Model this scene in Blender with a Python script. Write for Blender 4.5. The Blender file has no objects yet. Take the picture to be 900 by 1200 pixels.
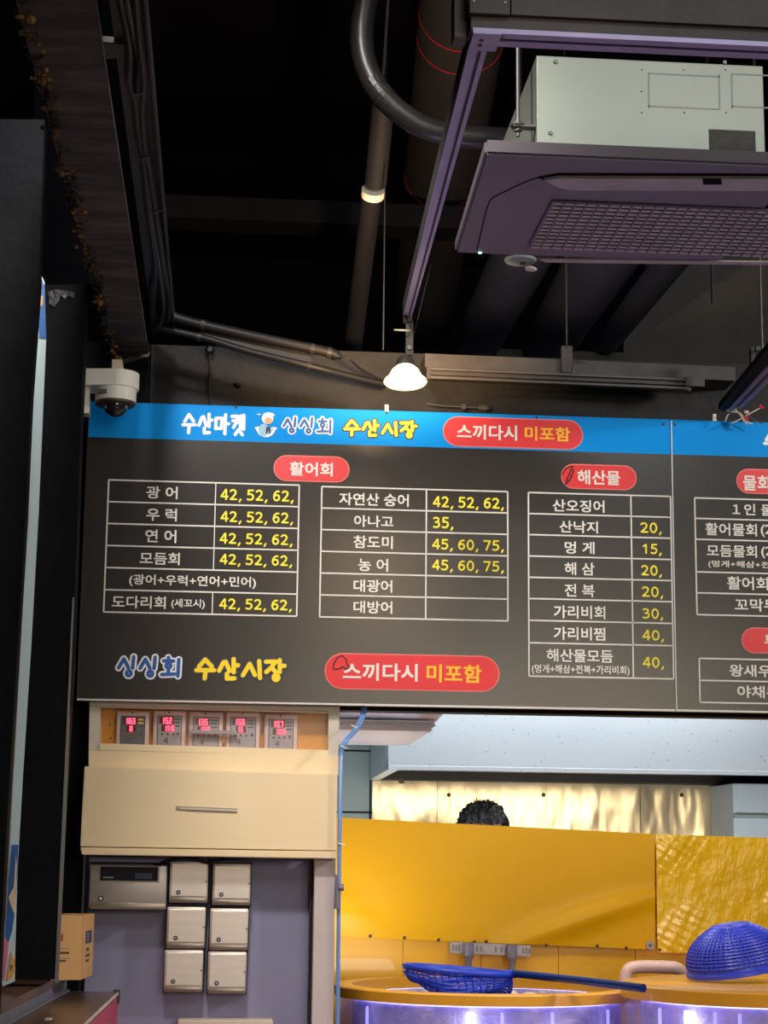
import bpy, bmesh, math, random
from mathutils import Vector, Matrix
random.seed(7)
SC = bpy.context.scene
COL = SC.collection

# ------------------------------------------------------------------ camera
F = 2200.0
YAW, PITCH, ROLL = math.radians(4.86), math.radians(10.71), math.radians(0.63)
CAM = Vector((0, 0, 1.6))
fw = Vector((math.sin(YAW)*math.cos(PITCH), math.cos(YAW)*math.cos(PITCH), math.sin(PITCH)))
r0 = Vector((math.cos(YAW), -math.sin(YAW), 0)); u0_ = r0.cross(fw)
RT = math.cos(ROLL)*r0 + math.sin(ROLL)*u0_
UP = -math.sin(ROLL)*r0 + math.cos(ROLL)*u0_
cd = bpy.data.cameras.new('camera'); cam = bpy.data.objects.new('camera', cd); COL.objects.link(cam)
mw = Matrix((RT, UP, -fw)).transposed().to_4x4(); mw.translation = CAM; cam.matrix_world = mw
cd.sensor_fit = 'HORIZONTAL'; cd.sensor_width = 36; cd.lens = F/900*36; cd.clip_end = 100
SC.camera = cam
SC.view_settings.view_transform = 'Standard'; SC.view_settings.look = 'None'
SC.view_settings.gamma = 1; SC.view_settings.use_curve_mapping = False
SC.view_settings.exposure = 0.0
# ------------------------------------------------------------------ light
w = bpy.data.worlds.new('world'); SC.world = w; w.use_nodes = True
w.node_tree.nodes['Background'].inputs[0].default_value = (0.55, 0.62, 0.8, 1)
w.node_tree.nodes['Background'].inputs[1].default_value = 0.10
def area(name, loc, target, sx, sy, power, col):
    l = bpy.data.lights.new(name, 'AREA'); l.shape = 'RECTANGLE'; l.size = sx; l.size_y = sy; l.energy = power; l.color = col
    o = bpy.data.objects.new(name, l); COL.objects.link(o); o.location = loc
    o.rotation_euler = (Vector(target)-Vector(loc)).to_track_quat('-Z', 'Y').to_euler(); return o
def spot(name, loc, target, power, col, angle, blend=.5, rad=.04):
    l = bpy.data.lights.new(name, 'SPOT'); l.energy = power; l.color = col; l.spot_size = math.radians(angle); l.spot_blend = blend; l.shadow_soft_size = rad
    o = bpy.data.objects.new(name, l); COL.objects.link(o); o.location = loc
    o.rotation_euler = (Vector(target)-Vector(loc)).to_track_quat('-Z', 'Y').to_euler(); return o
area('storefront_transom_daylight', (2.4, -3.7, 2.65), (1.2, 5.5, 2.0), 3.8, 1.2, 125, (1.0, 0.86, 0.66))
area('rear_high_fill', (1.8, 0.0, 4.6), (1.6, 4.2, 3.0), 1.8, 0.9, 40, (0.93, 0.98, 0.97))  # unseen area light, added to brighten the air conditioner's metal body and ducts
spot('left_fill_spot', (-0.2, 3.0, 4.2), (0.2, 5.5, 1.7), 310, (1.0, 0.93, 0.84), 64, .8, .15)  # unseen fill spot, added from upper left to brighten the board
spot('right_fill_spot', (3.3, 3.6, 3.3), (0.9, 5.5, 2.2), 190, (1.0, 0.93, 0.84), 66, .8, .15)  # unseen fill spot, added from the right to even out the board
spot('track_spot_light', (0.69, 2.2, 2.98), (0.2, 5.5, 2.0), 20, (1.0, 0.70, 0.44), 44, 1, .15)
area('kitchen_ceiling_light', (1.0, 6.35, 2.95), (1.0, 7.1, 1.9), 1.9, 0.35, 4.5, (0.80, 0.90, 1.0))
area('tank_ceiling_light', (1.3, 5.95, 2.9), (1.3, 6.25, 1.2), 2.4, 0.3, 26, (1.0, 0.96, 0.88))
area('kitchen_low_fill', (1.2, 6.9, 1.45), (1.2, 7.6, 1.9), 2.4, 0.25, 9, (0.92, 0.96, 1.0))  # unseen area light, added behind the partition to brighten splashback and cabinet
area('kitchen_up_fill', (0.2, 6.3, 1.25), (0.2, 6.4, 2.4), 0.9, 0.3, 7, (1.0, 0.97, 0.95))  # unseen upward light, added to brighten the underside of the kitchen unit
area('kitchen_back_light', (0.9, 7.45, 1.88), (0.9, 7.86, 1.6), 1.4, 0.12, 1.0, (1.0, 0.88, 0.66))
spot('violet_up_fill', (1.15, 4.5, 0.3), (1.0, 4.0, 3.1), 60, (0.60, 0.48, 1.0), 52, .8, .3)  # added violet spot, stands in for tank light on the air conditioner

# ------------------------------------------------------------------ pixel -> world
def ray(u, v): return fw + RT*((u-450)/F) - UP*((v-600)/F)
def PY(u, v, y): d = ray(u, v); return CAM + d*(y/d.y)
def PZ(u, v, z): d = ray(u, v); return CAM + d*((z-1.6)/d.z)

# ------------------------------------------------------------------ materials
MATS = {}
def mat(name, col, rough=.6, metal=0., var=0., scale=8., bump=0., bscale=40., emit=0., alpha=1., trans=0., stretch=(1,1,1), coat=0., col2=None, thr=None, spec=.5, dist=.02):
    if name in MATS: return MATS[name]
    m = bpy.data.materials.new(name); m.use_nodes = True; nt = m.node_tree; b = nt.nodes['Principled BSDF']
    c = (*col, 1); b.inputs['Base Color'].default_value = c; b.inputs['Roughness'].default_value = rough; b.inputs['Metallic'].default_value = metal
    b.inputs['Coat Weight'].default_value = coat; b.inputs['Specular IOR Level'].default_value = spec
    if trans: b.inputs['Transmission Weight'].default_value = trans
    if alpha < 1: b.inputs['Alpha'].default_value = alpha
    if emit: b.inputs['Emission Color'].default_value = c; b.inputs['Emission Strength'].default_value = emit
    if var or bump or col2:
        tc = nt.nodes.new('ShaderNodeTexCoord'); mp = nt.nodes.new('ShaderNodeMapping'); mp.inputs['Scale'].default_value = stretch
        nt.links.new(tc.outputs['Object'], mp.inputs['Vector'])
    if var or col2:
        n = nt.nodes.new('ShaderNodeTexNoise'); n.inputs['Scale'].default_value = scale; n.inputs['Detail'].default_value = 5; n.inputs['Roughness'].default_value = .6
        nt.links.new(mp.outputs[0], n.inputs['Vector'])
        rmp = nt.nodes.new('ShaderNodeValToRGB'); lo, hi = thr or (.3, .7)
        rmp.color_ramp.elements[0].position = lo; rmp.color_ramp.elements[1].position = hi
        rmp.color_ramp.elements[0].color = (*[x*(1-var) for x in col], 1)
        rmp.color_ramp.elements[1].color = (*(col2 or [min(1, x*(1+var)) for x in col]), 1)
        nt.links.new(n.outputs['Fac'], rmp.inputs[0]); nt.links.new(rmp.outputs[0], b.inputs['Base Color'])
    if bump:
        n2 = nt.nodes.new('ShaderNodeTexNoise'); n2.inputs['Scale'].default_value = bscale; n2.inputs['Detail'].default_value = 3
        nt.links.new(mp.outputs[0], n2.inputs['Vector'])
        bp = nt.nodes.new('ShaderNodeBump'); bp.inputs['Strength'].default_value = bump; bp.inputs['Distance'].default_value = dist
        nt.links.new(n2.outputs['Fac'], bp.inputs['Height']); nt.links.new(bp.outputs[0], b.inputs['Normal'])
    MATS[name] = m; return m
def srgb(r, g, b):
    f = lambda c: (c/255/12.92 if c/255 <= .04045 else ((c/255+.055)/1.055)**2.4)
    return (f(r), f(g), f(b))

BLACK = mat('black_painted_wall', (.005, .0055, .008), .8, var=.35, scale=5, bump=.15, spec=.12)
CEIL = mat('black_ceiling', (.006, .006, .011), .9, var=.3, scale=3, spec=.1)
SOOT = mat('dusty_black_header', (.014, .0135, .015), .8, var=.45, scale=6, bump=.2)
STEELB = mat('black_painted_steel', (.022, .021, .024), .5, var=.3, scale=20)
BEAM = mat('sooty_beam', (.060, .052, .048), .75, col2=(.21, .165, .13), scale=7, thr=(.44, .75), stretch=(.6, 2.2, 1), bump=.12, bscale=12)
RUST = mat('crumbling_coating', (.012, .010, .010), .8, col2=(.42, .21, .05), scale=5, thr=(.50, .60), bump=.5, bscale=60)
PIPEM = mat('matte_black_pipe', (.010, .011, .018), .7, spec=.25)
SOFF = mat('dusty_grey_bulkhead', (.12, .12, .125), .85, var=.2, scale=3)
CABLE = mat('black_cable', (.008, .008, .010), .5, spec=.3)
CABLEG = mat('dusty_cable', (.05, .048, .048), .5, var=.4, scale=30)
DUCT = mat('dark_round_duct', (.07, .09, .22), .6, var=.2, scale=4)
DUCTB = mat('black_round_duct', (.020, .021, .032), .6, var=.2, scale=4)
FLEX = mat('black_insulated_hose', (.020, .018, .018), .36, bump=.25, bscale=35, var=.2, dist=.004)
RED = mat('red_wire', srgb(200, 20, 60), .5)
TRACK = mat('track_aluminium', (.30, .27, .48), .42, .2, var=.1)
TRACKD = mat('track_dark_side', (.045, .04, .042), .6, var=.25, scale=15)
RAILM = mat('dull_rail', (.085, .078, .078), .5, .2)
ROD = mat('threaded_rod', (.16, .15, .15), .45, .6)
ACP = mat('ac_panel_plastic', (.150, .124, .148), .6)
ACD = mat('ac_panel_recess', (.004, .003, .004), .9, spec=.1)
ACL = mat('ac_louver_grey', (.36, .32, .28), .5, var=.2)
GALV = mat('galvanised_sheet', (.42, .45, .39), .40, .25, var=.05, scale=3, bump=.03, bscale=6)
GLABEL = mat('rating_plate', (.085, .08, .07), .6, var=.3, scale=60)
WHITEP = mat('white_plastic', (.80, .78, .72), .4)
BEIGE = mat('beige_conduit', (.62, .54, .44), .6)
DOME = mat('smoked_dome', (.02, .02, .022), .06, coat=1)
LAMPB = mat('lamp_housing', (.05, .045, .04), .4, .3)
LAMPE = mat('lamp_glow', (1.0, .80, .52), emit=9)
LAMPG = mat('lamp_lit_glass', (1.0, .74, .42), emit=3.5)
LAMPR = mat('lamp_rim', (1.0, .62, .30), emit=3.0)
BOARD = mat('sign_dark_print', (.022, .018, .017), .24, var=.05, scale=2)
BLUE = mat('sign_blue_print', srgb(0, 144, 232), .5, spec=.1)
ALU = mat('sign_edge', (.55, .55, .57), .4, .4)
WTXT = mat('white_print', (.78, .75, .72), .5)
YTXT = mat('yellow_print', srgb(250, 232, 40), .5)
YLOGO = mat('logo_yellow', srgb(250, 215, 20), .5)
OTXT = mat('orange_print', srgb(255, 190, 30), .5)
REDP = mat('red_badge_print', srgb(222, 38, 48), .45)
BADGEL = mat('badge_outline', srgb(240, 130, 120), .5)
LOGOB = mat('logo_blue', srgb(25, 85, 165), .5)
LOGOW = mat('logo_white', (.85, .88, .95), .5)
LOGON = mat('logo_navy', srgb(15, 25, 60), .5)
SKINP = mat('emblem_skin_print', srgb(225, 170, 135), .6)
SKYP = mat('emblem_pale_blue_print', srgb(150, 195, 220), .6)
MARK = mat('black_marker', (.012, .01, .01), .6)
CREAM = mat('cream_board', srgb(238, 216, 178), .42, var=.04, scale=3)
FRAMEG = mat('pale_grey_frame', srgb(205, 196, 184), .45, var=.03)
ORANGE = mat('orange_backing', srgb(208, 140, 30), .5, var=.12, scale=4)
GLASS = mat('clear_pane', (.9, .9, .9), .05, alpha=.04)
CTRL = mat('controller_case', srgb(205, 180, 178), .45)
CTRLF = mat('controller_face', srgb(150, 140, 145), .5)
CTRLD = mat('controller_dark_face', srgb(92, 90, 95), .5)
CTRLW = mat('controller_display', (.05, .005, .008), .3)
CTRLM = mat('controller_markings', srgb(70, 68, 75), .5)
LED = mat('red_led', (1.0, .03, .06), emit=9)
PURP = mat('purple_grey_wall_panel', srgb(132, 132, 166), .5, var=.06, scale=4)
POSTM = mat('pinkish_post', srgb(196, 184, 184), .5, var=.04)
BRUSH = mat('brushed_dispenser_metal', srgb(222, 212, 204), .38, .55, var=.08, scale=10, stretch=(1, 1, 6))
BRUSHD = mat('dispenser_lower_lip', srgb(150, 138, 128), .35, .6)
DGREY = mat('grey_dispenser', srgb(165, 158, 156), .42, .45, var=.05)
DARKG = mat('dark_slot', (.005, .005, .008), .4, spec=.15)
LOGOD = mat('round_mark', srgb(45, 50, 70), .5)
CARD = mat('cardboard', srgb(222, 172, 115), .7, var=.05, scale=6)
CARDR = mat('carton_red_ink', srgb(190, 70, 40), .6)
CARDB = mat('carton_blue_ink', srgb(70, 80, 120), .6)
CARDK = mat('carton_dark_ink', srgb(80, 65, 55), .6)
WOODT = mat('brown_worktop', srgb(92, 72, 62), .32, col2=srgb(140, 112, 95), scale=7, thr=(.35, .75), stretch=(1, .25, 1), bump=.08)
PINK = mat('pink_panel', srgb(205, 70, 100), .45, var=.05)
EDGEW = mat('worn_white_edge', srgb(205, 190, 180), .6, var=.2, scale=30)
LEDGE = mat('blue_grey_riser', srgb(120, 122, 142), .5, var=.1)
BANW = mat('banner_pale', srgb(200, 222, 232), .4)
BANB = mat('banner_blue', srgb(35, 100, 180), .4)
BANP = mat('banner_pink', srgb(220, 120, 150), .4)
BANO = mat('banner_orange', srgb(240, 170, 90), .4)
BANC = mat('banner_cream', srgb(235, 205, 175), .4)
TAPE = mat('crinkled_tape', (.05, .05, .055), .15, bump=.9, bscale=60)
TRIMM = mat('grey_metal_trim', srgb(125, 122, 122), .4, .5)
YEL = mat('yellow_sheet', srgb(222, 164, 0), .30, var=.03, scale=2, bump=.10, bscale=2.2, dist=.05, spec=.22)
YELF = mat('crinkled_yellow_film', srgb(242, 190, 18), .26, bump=.35, bscale=22, coat=.6, stretch=(1, 1, .6), dist=.02, var=.08)
YELT = mat('yellow_tile', srgb(232, 170, 20), .35, var=.03, coat=.3)
YELJ = mat('yellow_joint', srgb(225, 155, 15), .6)
YRIM = mat('tank_rim_yellow', srgb(226, 160, 45), .35, coat=.3, var=.04)
RIVET = mat('dark_rivet', (.05, .03, .02), .5)
HOODM = mat('hood_steel', (.60, .71, .84), .36, .35, bump=.10, bscale=3, col2=(.16, .20, .24), scale=75, thr=(.655, .70), var=.02)
HOODI = mat('hood_inside', (.02, .016, .012), .6)
STEELW = mat('warm_steel_sheet', (.80, .66, .42), .22, .7, bump=.45, bscale=3, stretch=(1.4, 1, .5), dist=.05)  # warm reflection of the yellow surroundings is put into the base colour
TEAL = mat('grey_teal_panel', srgb(140, 158, 160), .5)
PALEB = mat('pale_blue_panel', srgb(190, 205, 215), .4)
HAIR = mat('black_hair', (.014, .014, .018), .4, var=.4, scale=60, bump=.5, bscale=70, stretch=(1,.3,1))
SKIN = mat('skin', srgb(205, 155, 125), .5)
SHIRT = mat('grey_shirt', srgb(90, 95, 100), .8)
KITW = mat('kitchen_white_plastic', srgb(210, 205, 215), .4)
HOSEB = mat('blue_clear_hose', srgb(120, 165, 235), .15, alpha=.75, coat=.5)
NETB = mat('blue_net', srgb(25, 60, 190), .45)
NETF = mat('blue_net_fabric', srgb(30, 70, 200), .5, alpha=.30)
NETH = mat('dark_blue_handle', srgb(10, 40, 110), .35)
COLB = mat('blue_strainer_plastic', srgb(55, 70, 205), .35)
PVC = mat('pinkish_pvc', srgb(210, 175, 165), .35)
BRACK = mat('slotted_grey_bracket', srgb(165, 160, 165), .4, .4, var=.15, scale=30)
VALV = mat('grey_valve', srgb(125, 122, 140), .4, .2)
TANKA = mat('tank_acrylic', srgb(190, 185, 245), .08, alpha=.22, coat=.3)
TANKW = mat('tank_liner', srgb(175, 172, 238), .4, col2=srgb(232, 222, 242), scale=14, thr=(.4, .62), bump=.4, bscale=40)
WATER = mat('tank_water', srgb(130, 120, 50), .05, alpha=.8, coat=1)
LEDB = mat('blue_led_bar', (.36, .32, 1.0), emit=1.6)
LEDR = mat('violet_led_ring', (.42, .38, 1.0), emit=5)
LEDW = mat('white_led_bar', (.75, .80, 1.0), emit=6)
FLOORM = mat('pale_floor', (.36, .34, .33), .4, var=.2)
FOAM = mat('white_cloth', (.7, .7, .72), .6)
GREENL = mat('green_indicator', (.3, 1.0, .6), emit=4)
BLUEL = mat('blue_indicator', (.02, .12, 1.0), emit=1.2)

# ------------------------------------------------------------------ mesh helpers
def BM(): return bmesh.new()
def add_box(bm, x0, x1, y0, y1, z0, z1):
    x0, x1 = min(x0, x1), max(x0, x1); y0, y1 = min(y0, y1), max(y0, y1); z0, z1 = min(z0, z1), max(z0, z1)
    vs = [bm.verts.new(p) for p in ((x0,y0,z0),(x1,y0,z0),(x1,y1,z0),(x0,y1,z0),(x0,y0,z1),(x1,y0,z1),(x1,y1,z1),(x0,y1,z1))]
    for f in ((3,2,1,0),(4,5,6,7),(0,1,5,4),(1,2,6,5),(2,3,7,6),(3,0,4,7)): bm.faces.new([vs[i] for i in f])
    return bm
def box(x0, x1, y0, y1, z0, z1, bev=0., seg=2):
    bm = add_box(BM(), x0, x1, y0, y1, z0, z1)
    if bev: bmesh.ops.bevel(bm, geom=bm.edges[:], offset=bev, segments=seg, affect='EDGES', profile=.5)
    return bm
def prism(pts, d, bm=None, bev=0.):
    bm = bm or BM(); d = Vector(d)
    a = [bm.verts.new(p) for p in pts]; b = [bm.verts.new(Vector(p)+d) for p in pts]; n = len(a)
    bm.faces.new(a); bm.faces.new(b[::-1])
    for i in range(n): bm.faces.new((a[(i+1) % n], a[i], b[i], b[(i+1) % n]))
    if bev: bmesh.ops.bevel(bm, geom=bm.edges[:], offset=bev, segments=2, affect='EDGES')
    bmesh.ops.recalc_face_normals(bm, faces=bm.faces[:])
    return bm
def frame_of(t):
    t = t.normalized(); a = Vector((0,0,1)) if abs(t.z) < .9 else Vector((1,0,0))
    x = t.cross(a).normalized(); return x, t.cross(x).normalized()
def tube(pts, r, n=10, bm=None, closed=False):
    bm = bm or BM(); pts = [Vector(p) for p in pts]; rings = []
    R_ = r if isinstance(r, (list, tuple)) else [r]*len(pts); prev = None
    for i, p in enumerate(pts):
        if closed: t = pts[(i+1) % len(pts)]-pts[i-1]
        else: t = pts[min(i+1, len(pts)-1)]-pts[max(i-1, 0)]
        t.normalize()
        if prev is None: x, y = frame_of(t)
        else:
            x = (prev - t*prev.dot(t)); x = x.normalized() if x.length > 1e-6 else frame_of(t)[0]; y = t.cross(x).normalized()
        prev = x
        rings.append([bm.verts.new(p + (x*math.cos(2*math.pi*k/n)+y*math.sin(2*math.pi*k/n))*R_[i]) for k in range(n)])
    m = len(rings)
    for i in range(m if closed else m-1):
        a, b = rings[i], rings[(i+1) % m]
        for k in range(n): bm.faces.new((a[k], a[(k+1) % n], b[(k+1) % n], b[k]))
    if not closed: bm.faces.new(rings[0][::-1]); bm.faces.new(rings[-1])
    bmesh.ops.recalc_face_normals(bm, faces=bm.faces[:])
    return bm
def smoothpts(pts, k=6):
    pts = [Vector(p) for p in pts]; out = []
    for i in range(len(pts)-1):
        p0, p1, p2, p3 = pts[max(i-1, 0)], pts[i], pts[i+1], pts[min(i+2, len(pts)-1)]
        for j in range(k):
            t = j/k; out.append(.5*((2*p1)+(-p0+p2)*t+(2*p0-5*p1+4*p2-p3)*t*t+(-p0+3*p1-3*p2+p3)*t**3))
    return out+[pts[-1]]
def lathe(profile, c, axis=(0,0,1), n=32, bm=None, cap=True):
    """profile: (radius, height along axis)"""
    bm = bm or BM(); ax = Vector(axis).normalized(); x, y = frame_of(ax); rings = []
    for r, h in profile:
        rings.append([bm.verts.new(Vector(c)+ax*h+(x*math.cos(2*math.pi*k/n)+y*math.sin(2*math.pi*k/n))*r) for k in range(n)])
    for a, b in zip(rings, rings[1:]):
        for k in range(n): bm.faces.new((a[k], a[(k+1) % n], b[(k+1) % n], b[k]))
    if cap: bm.faces.new(rings[0][::-1]); bm.faces.new(rings[-1])
    bmesh.ops.recalc_face_normals(bm, faces=bm.faces[:])
    return bm

def ext(p, q, t): return p+(q-p)*t
lerp = ext
def origin(o):
    v = Vector((0,0,0))
    while o is not None: v += o.location; o = o.parent
    return v
def meta(o, label=None, cat=None, group=None, kind=None):
    if label: o['label'] = label
    if cat: o['category'] = cat
    if group: o['group'] = group
    if kind: o['kind'] = kind
    return o
def obj(name, bm, m, parent=None, label=None, cat=None, group=None, kind=None, smooth=False, loc=None):
    me = bpy.data.meshes.new(name)
    if parent is None and loc is None:
        xs = [v.co for v in bm.verts]
        loc = Vector(((min(p.x for p in xs)+max(p.x for p in xs))/2, (min(p.y for p in xs)+max(p.y for p in xs))/2, min(p.z for p in xs)))
    off = origin(parent) if parent else Vector(loc)
    for v in bm.verts: v.co -= off
    bm.to_mesh(me); bm.free(); me.materials.append(m)
    if smooth:
        me.polygons.foreach_set('use_smooth', [True]*len(me.polygons))
        try: me.set_sharp_from_angle(angle=math.radians(40))
        except Exception: pass
    o = bpy.data.objects.new(name, me); COL.objects.link(o)
    if parent: o.parent = parent
    else: o.location = loc
    return meta(o, label, cat, group, kind)
def thing(name, loc, label, cat, group=None):
    o = bpy.data.objects.new(name, None); COL.objects.link(o); o.location = loc; o.empty_display_size = .1
    return meta(o, label, cat, group)
def copy_tree(o, loc=None, label=None, parent=None):
    c = o.copy(); COL.objects.link(c)
    if parent: c.parent = parent
    if loc is not None: c.location = loc
    if label: c['label'] = label
    for ch in [x for x in SC.objects if x.parent == o]: copy_tree(ch, parent=c)
    return c

def pbox(u0, v0, u1, v1, y0, y1, bev=0., seg=2):
    """axis-aligned box whose front face (plane y0) spans these picture points"""
    vc, uc = (v0+v1)/2, (u0+u1)/2
    return box(PY(u0, vc, y0).x, PY(u1, vc, y0).x, y0, y1, PY(uc, v1, y0).z, PY(uc, v0, y0).z, bev, seg)
def pprism(uv, y0, y1, bev=0.): return prism([PY(u, v, y0) for u, v in uv], (0, y1-y0, 0), bev=bev)
def ptube(uvy, r, n=10, sm=True, k=6):
    p = [PY(*q) for q in uvy]; return tube(smoothpts(p, k) if sm else p, r, n)

# ------------------------------------------------------------------ lettering
_tc = {}
def text_mesh(body, bold):
    k = (body, bold)
    if k not in _tc:
        c = bpy.data.curves.new('t', 'FONT'); c.body = body; c.size = 1; c.offset = bold; c.resolution_u = 3
        o = bpy.data.objects.new('t', c); COL.objects.link(o); bpy.context.view_layer.update()
        me = bpy.data.meshes.new_from_object(o.evaluated_get(bpy.context.evaluated_depsgraph_get()))
        vs = [tuple(v.co) for v in me.vertices]; fs = [tuple(p.vertices) for p in me.polygons]
        bpy.data.objects.remove(o); bpy.data.curves.remove(c); bpy.data.meshes.remove(me)
        _tc[k] = (vs, fs)
    return _tc[k]
def text(name, body, bb, y, m, parent, bold=.016, shrink=.012):
    u0, v0, u1, v1 = bb; sh = (u1-u0)*shrink
    if (v1-v0) < 3*sh: sh = 0
    v0 += sh; v1 -= sh; uc, vc = (u0+u1)/2, (v0+v1)/2
    X0, X1 = PY(u0, vc, y).x, PY(u1, vc, y).x; Z0, Z1 = PY(uc, v1, y).z, PY(uc, v0, y).z
    vs, fs = text_mesh(body, 0)
    if bold:
        n0 = len(vs); sh_ = [(-bold,-bold,0),(bold,-bold,1),(bold,bold,2),(-bold,bold,3),(0,0,4)]
        vs, fs = [(v[0]+a, v[1]+b, k) for a, b, k in sh_ for v in vs], [tuple(i+k*n0 for i in f) for a, b, k in sh_ for f in fs]
    a0, a1 = min(v[0] for v in vs), max(v[0] for v in vs); b0, b1 = min(v[1] for v in vs), max(v[1] for v in vs)
    bm = BM(); nv = [bm.verts.new((X0+(v[0]-a0)/(a1-a0)*(X1-X0), y-(v[2]*2e-5 if bold else 0), Z0+(v[1]-b0)/(b1-b0)*(Z1-Z0))) for v in vs]
    for f in fs:
        try: bm.faces.new([nv[i] for i in f])
        except ValueError: pass
    return obj(name, bm, m, parent)
def arc(cx, cy, r, a0=0, a1=360, n=14): return [(cx+r*math.cos(math.radians(a0+(a1-a0)*i/n)), cy+r*math.sin(math.radians(a0+(a1-a0)*i/n))) for i in range(n+1)]
GLY = {  # brush lettering, one list of strokes per syllable
 '수': [[(.18,.60),(.48,.95),(.82,.62)], [(.05,.42),(.95,.44)], [(.52,.42),(.48,.03)]],
 '산': [[(.02,.42),(.22,.82),(.34,.86),(.55,.42)], [(.74,1.0),(.76,.36)], [(.76,.68),(.97,.70)], [(.42,.28),(.42,.04),(.80,.06)]],
 '시': [[(.05,.22),(.38,.78),(.66,.24)], [(.86,.92),(.92,.10)]],
 '장': [[(.02,.90),(.52,.92),(.30,.62),(.05,.40)], [(.32,.62),(.52,.42)], [(.72,1.0),(.74,.42)], [(.74,.70),(.98,.72)], arc(.55,.14,.12)],
 '싱': [[(.0,.42),(.26,.88),(.42,.62),(.52,.42)], [(.78,1.0),(.74,.42)], arc(.55,.15,.12)],
 '회': [[(.34,1.0),(.36,.90)], [(.10,.82),(.62,.82)], arc(.36,.58,.12), [(.36,.42),(.36,.20)], [(.02,.12),(.72,.16)], [(.90,.90),(.88,.06)]],
 '마': [[(.04,.30),(.06,.80),(.48,.82),(.46,.30),(.04,.28)], [(.74,1.0),(.72,.02)], [(.74,.52),(.98,.54)]],
 '켓': [[(.02,.92),(.42,.94),(.34,.60),(.14,.36)], [(.08,.70),(.38,.70)], [(.46,.64),(.62,.64)], [(.66,.96),(.64,.32)], [(.88,1.0),(.88,.28)], [(.28,.0),(.52,.26),(.80,.0)]],
}
def strokes(name, word, bb, y, wpx, m, parent, gap=.14):
    u0, v0, u1, v1 = bb; bm = BM(); s = y/F; n = len(word)
    cw = (u1-u0)/(n+gap*(n-1)); uc, vc = (u0+u1)/2, (v0+v1)/2
    X0, X1 = PY(u0, vc, y).x, PY(u1, vc, y).x; Z0, Z1 = PY(uc, v1, y).z, PY(uc, v0, y).z
    W = (X1-X0)/(n+gap*(n-1)); r = wpx*s/2; k = 0
    for i, ch in enumerate(word):
        for st in GLY[ch]:
            P = [(X0+(i*(1+gap)+a)*W, Z0+b*(Z1-Z0)) for a, b in st]
            for a, b in zip(P, P[1:]):
                k += 1; yy = y-k*1e-5
                d = Vector((b[0]-a[0], b[1]-a[1]));
                if d.length < 1e-6: continue
                an = math.atan2(d.y, d.x); vs = []
                for j in range(7): t = an+math.pi/2+math.pi*j/6; vs.append(bm.verts.new((a[0]+r*math.cos(t), yy, a[1]+r*math.sin(t))))
                for j in range(7): t = an-math.pi/2+math.pi*j/6; vs.append(bm.verts.new((b[0]+r*math.cos(t), yy, b[1]+r*math.sin(t))))
                bm.faces.new(vs)
    return obj(name, bm, m, parent)
DIG = {'4': [[(.74,0),(.74,.98),(.66,.98),(.04,.28),(.98,.28)]], '2': [[(.06,.84),(.26,.97),(.6,.97),(.83,.8),(.76,.56),(.46,.28),(.08,.02),(.95,.02)]],
 '5': [[(.86,.98),(.2,.98),(.15,.56),(.5,.61),(.83,.48),(.89,.25),(.68,.04),(.38,0),(.06,.06)]], '6': [[(.84,.95),(.5,.94),(.2,.72),(.09,.35),(.24,.08),(.52,0),(.82,.12),(.9,.33),(.76,.54),(.46,.59),(.15,.45)]],
 '3': [[(.08,.91),(.4,.99),(.74,.91),(.78,.7),(.6,.55),(.34,.52)],[(.6,.53),(.88,.40),(.84,.12),(.5,0),(.06,.05)]], '7': [[(.05,.96),(.92,.96),(.38,0)]], '1': [[(.12,.76),(.52,.96),(.52,0)]],
 '0': [[(.5+.42*math.cos(math.pi*k/8),.49+.49*math.sin(math.pi*k/8)) for k in range(17)]], ',': [[(.26,.02),(.08,-.22)]]}
def price(body, bb, y, m, parent):
    u0, v0, u1, v1 = bb; sh = (u1-u0)*.012; v0 += sh; v1 -= sh; uc, vc = (u0+u1)/2, (v0+v1)/2
    X0, X1 = PY(u0, vc, y).x, PY(u1, vc, y).x; Z0, Z1 = PY(uc, v0+.85*(v1-v0), y).z, PY(uc, v0, y).z
    W = {',': .36, ' ': .56}; tot = sum(W.get(c, 1) for c in body)-.1; a = (X1-X0)/tot; h = Z1-Z0; r = h*.078; bm = BM(); x = X0+r; k = 0
    for c in body:
        for st in DIG.get(c, []):
            P = [(x+p[0]*(a*.97-2*r), Z0+r+p[1]*(h-2*r)) for p in st]
            for p, q in zip(P, P[1:]):
                k += 1; an = math.atan2(q[1]-p[1], q[0]-p[0]); vs = []
                for j in range(6): t = an+math.pi/2+math.pi*j/5; vs.append(bm.verts.new((p[0]+r*math.cos(t), y-k*5e-6, p[1]+r*math.sin(t))))
                for j in range(6): t = an-math.pi/2+math.pi*j/5; vs.append(bm.verts.new((q[0]+r*math.cos(t), y-k*5e-6, q[1]+r*math.sin(t))))
                bm.faces.new(vs)
        x += a*W.get(c, 1)
    return obj('dish_price', bm, m, parent)
def scribble(name, uv, y, wpx, m, parent):
    bm = BM(); P = [PY(u, v, y) for u, v in uv]; return obj(name, tube(P, wpx*y/F/2, 5), m, parent)
def pill(u0, v0, u1, v1, y, grow=0.):
    uc, vc = (u0+u1)/2, (v0+v1)/2; X0, X1 = PY(u0, vc, y).x-grow, PY(u1, vc, y).x+grow; Z0, Z1 = PY(uc, v1, y).z-grow, PY(uc, v0, y).z+grow
    r = (Z1-Z0)/2; zc = (Z0+Z1)/2; pts = []
    for j in range(13): t = math.pi/2+math.pi*j/12; pts.append((X0+r+r*math.cos(t), y, zc+r*math.sin(t)))
    for j in range(13): t = -math.pi/2+math.pi*j/12; pts.append((X1-r+r*math.cos(t), y, zc+r*math.sin(t)))
    return prism(pts, (0, .0004, 0))
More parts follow.
